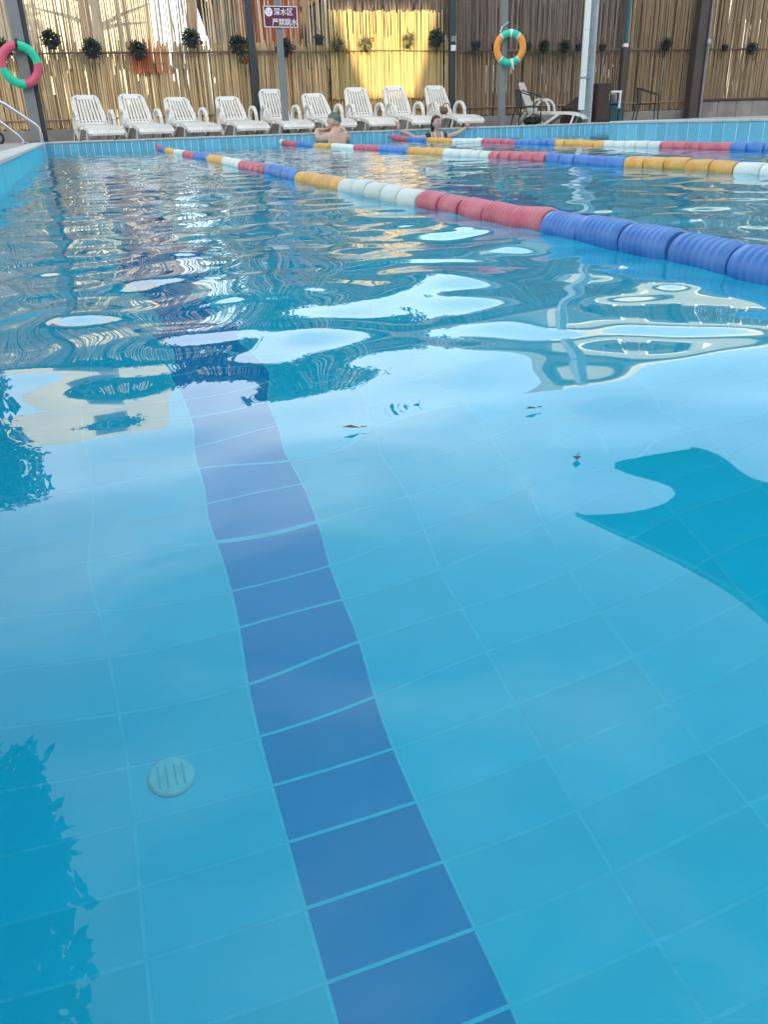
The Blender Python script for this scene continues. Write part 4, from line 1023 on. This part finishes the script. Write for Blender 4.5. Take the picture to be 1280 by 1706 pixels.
fe.sphere((0, 0.086, -0.014), (0.010, 0.015, 0.021), 8, 6); fe.sphere((0, 0.060, -0.088), (0.024, 0.020, 0.016), 8, 6)
for sx in (-1, 1): fe.sphere((sx*0.068, -0.002, -0.008), (0.008, 0.016, 0.027), 8, 6)
hb.add([hm @ Vector(p_) for p_ in fe.v], fe.f); hb.build('head', M['skin2'], wo_, smooth=True)
eb = MB()
for sx in (-1, 1):
    eb.sphere(hm @ Vector((sx*0.028, 0.0755, 0.010)), (0.011, 0.006, 0.005), 8, 6)
    eb.bar(hm @ Vector((sx*0.012, 0.081, 0.030)), hm @ Vector((sx*0.044, 0.070, 0.031)), 0.006, 0.006)
eb.build('eyes', M['hair'], wo_)
lp = MB(); lp.sphere(hm @ Vector((0, 0.080, -0.056)), (0.021, 0.008, 0.007), 8, 5); lp.build('mouth', mat('lips', (0.42, 0.12, 0.10), 0.45), wo_, smooth=True)
hr = MB(); hr.sphere((0, -0.006, 0.008), (0.078, 0.094, 0.112), 22, 18)
ok = {i for i, p_ in enumerate(hr.v) if p_[2] > 0.050 - 1.0*max(0, -(p_[1]-0.045)) or p_[1] < -0.01}
h2 = hr.pick([q for q in hr.f if all(i in ok for i in q)], hm)
for k in range(9):
    a = rr.uniform(-1.2, 1.2); p0_ = Vector((0.072*math.sin(a)*1.0, -0.05, 0.0)); h2.tube([hm @ p0_, hm @ (p0_+Vector((0.006, 0, -0.06))), hm @ (p0_+Vector((0.0, 0.01, -0.125)))], [0.022, 0.018, 0.006], 6)
h2.sphere(hm @ Vector((0, -0.085, -0.05)), (0.045, 0.045, 0.05), 10, 8)
h2.build('hair', M['hair'], wo_, smooth=True)
st = MB(); Vs = [(0, 0.03, -0.32), (0, 0.02, -0.12), (0, 0.0, 0.02), (0, 0.01, 0.045)]
skin_body('swimsuit', Vs, [(0, 1), (1, 2), (2, 3)], [(0.145, 0.113), (0.135, 0.104), (0.143, 0.107), (0.13, 0.10)], M['navy'], wo_)
skin_body('sleeve', [(-0.085, 0.008, 0.100), (-0.12, 0.012, 0.086), (-0.20, 0.045, 0.06)], [(0, 1), (1, 2)], [0.056, 0.076, 0.060], M['navy'], wo_)
skin_body('sleeve', [(0.085, 0.008, 0.100), (0.12, 0.012, 0.086), (0.20, 0.045, 0.06)], [(0, 1), (1, 2)], [0.056, 0.076, 0.060], M['navy'], wo_)
tr_ = MB()
for sx in (-1, 1): tr_.tube([(sx*0.060, -0.075, 0.135), (sx*0.056, -0.100, 0.08), (sx*0.05, -0.112, 0.0)], 0.007, 6)
tr_.build('piping', M['sign_white'], wo_)
hand(wo_, (-0.555, 0.25, HW+0.005), (-0.25, 0.3, 0.75), (0.2, -1, 0.2), M['skin2'], 1)
hand(wo_, (0.65, 0.25, HW+0.004), (0.45, 0.5, 0.55), (-0.2, -1, 0.3), M['skin2'], -1)

# ------------------------------------------------------------------ small things in and on the water
def debris(px, py, label, m, s, seed):
    c = at_z(px, py, 0.0); t = thing('floating_leaf', label, 'leaf', (c.x, c.y, 0.003), rr.uniform(0, 6), 'bits floating on the pool')
    b = MB(); b.leaf((-s/2, 0, 0.0), (1, 0.1, 0.12), (0, 0, 1), s, s*0.5); b.build('blade', m, t)
    MB().tube([(-s*0.8, 0, 0.001), (-s/2, 0, 0.001)], 0.0006, 5).build('stalk', M['wood'], t)
debris(585, 717, 'small dark curled leaf floating above the dark lane line', M['wood'], 0.024, 1)
debris(885, 685, 'small dark leaf floating right of the middle, on the sky reflection', M['leaf'], 0.020, 2)
debris(960, 768, 'tiny dark leaf floating at the tip of the dark canopy reflection', M['leaf'], 0.019, 3)
dr = thing('floor_drain', 'round pale drain cover set in the pool floor left of the dark lane line', 'drain', (-0.0357, 1.439, -DEP))
MB().lathe([(0.052, -0.004), (0.052, 0.004), (0.047, 0.007)], 28).build('cover', mat('drain_cover', (0.42, 0.64, 0.66), 0.5, 0.2, 30), dr, smooth=True, auto=30)
b = MB()
for k in range(4): b.box((-0.03+k*0.018, -0.028, 0.0072), (-0.025+k*0.018, 0.028, 0.0082))
b.build('slots', mat('drain_slot', (0.27, 0.50, 0.55), 0.6), dr)
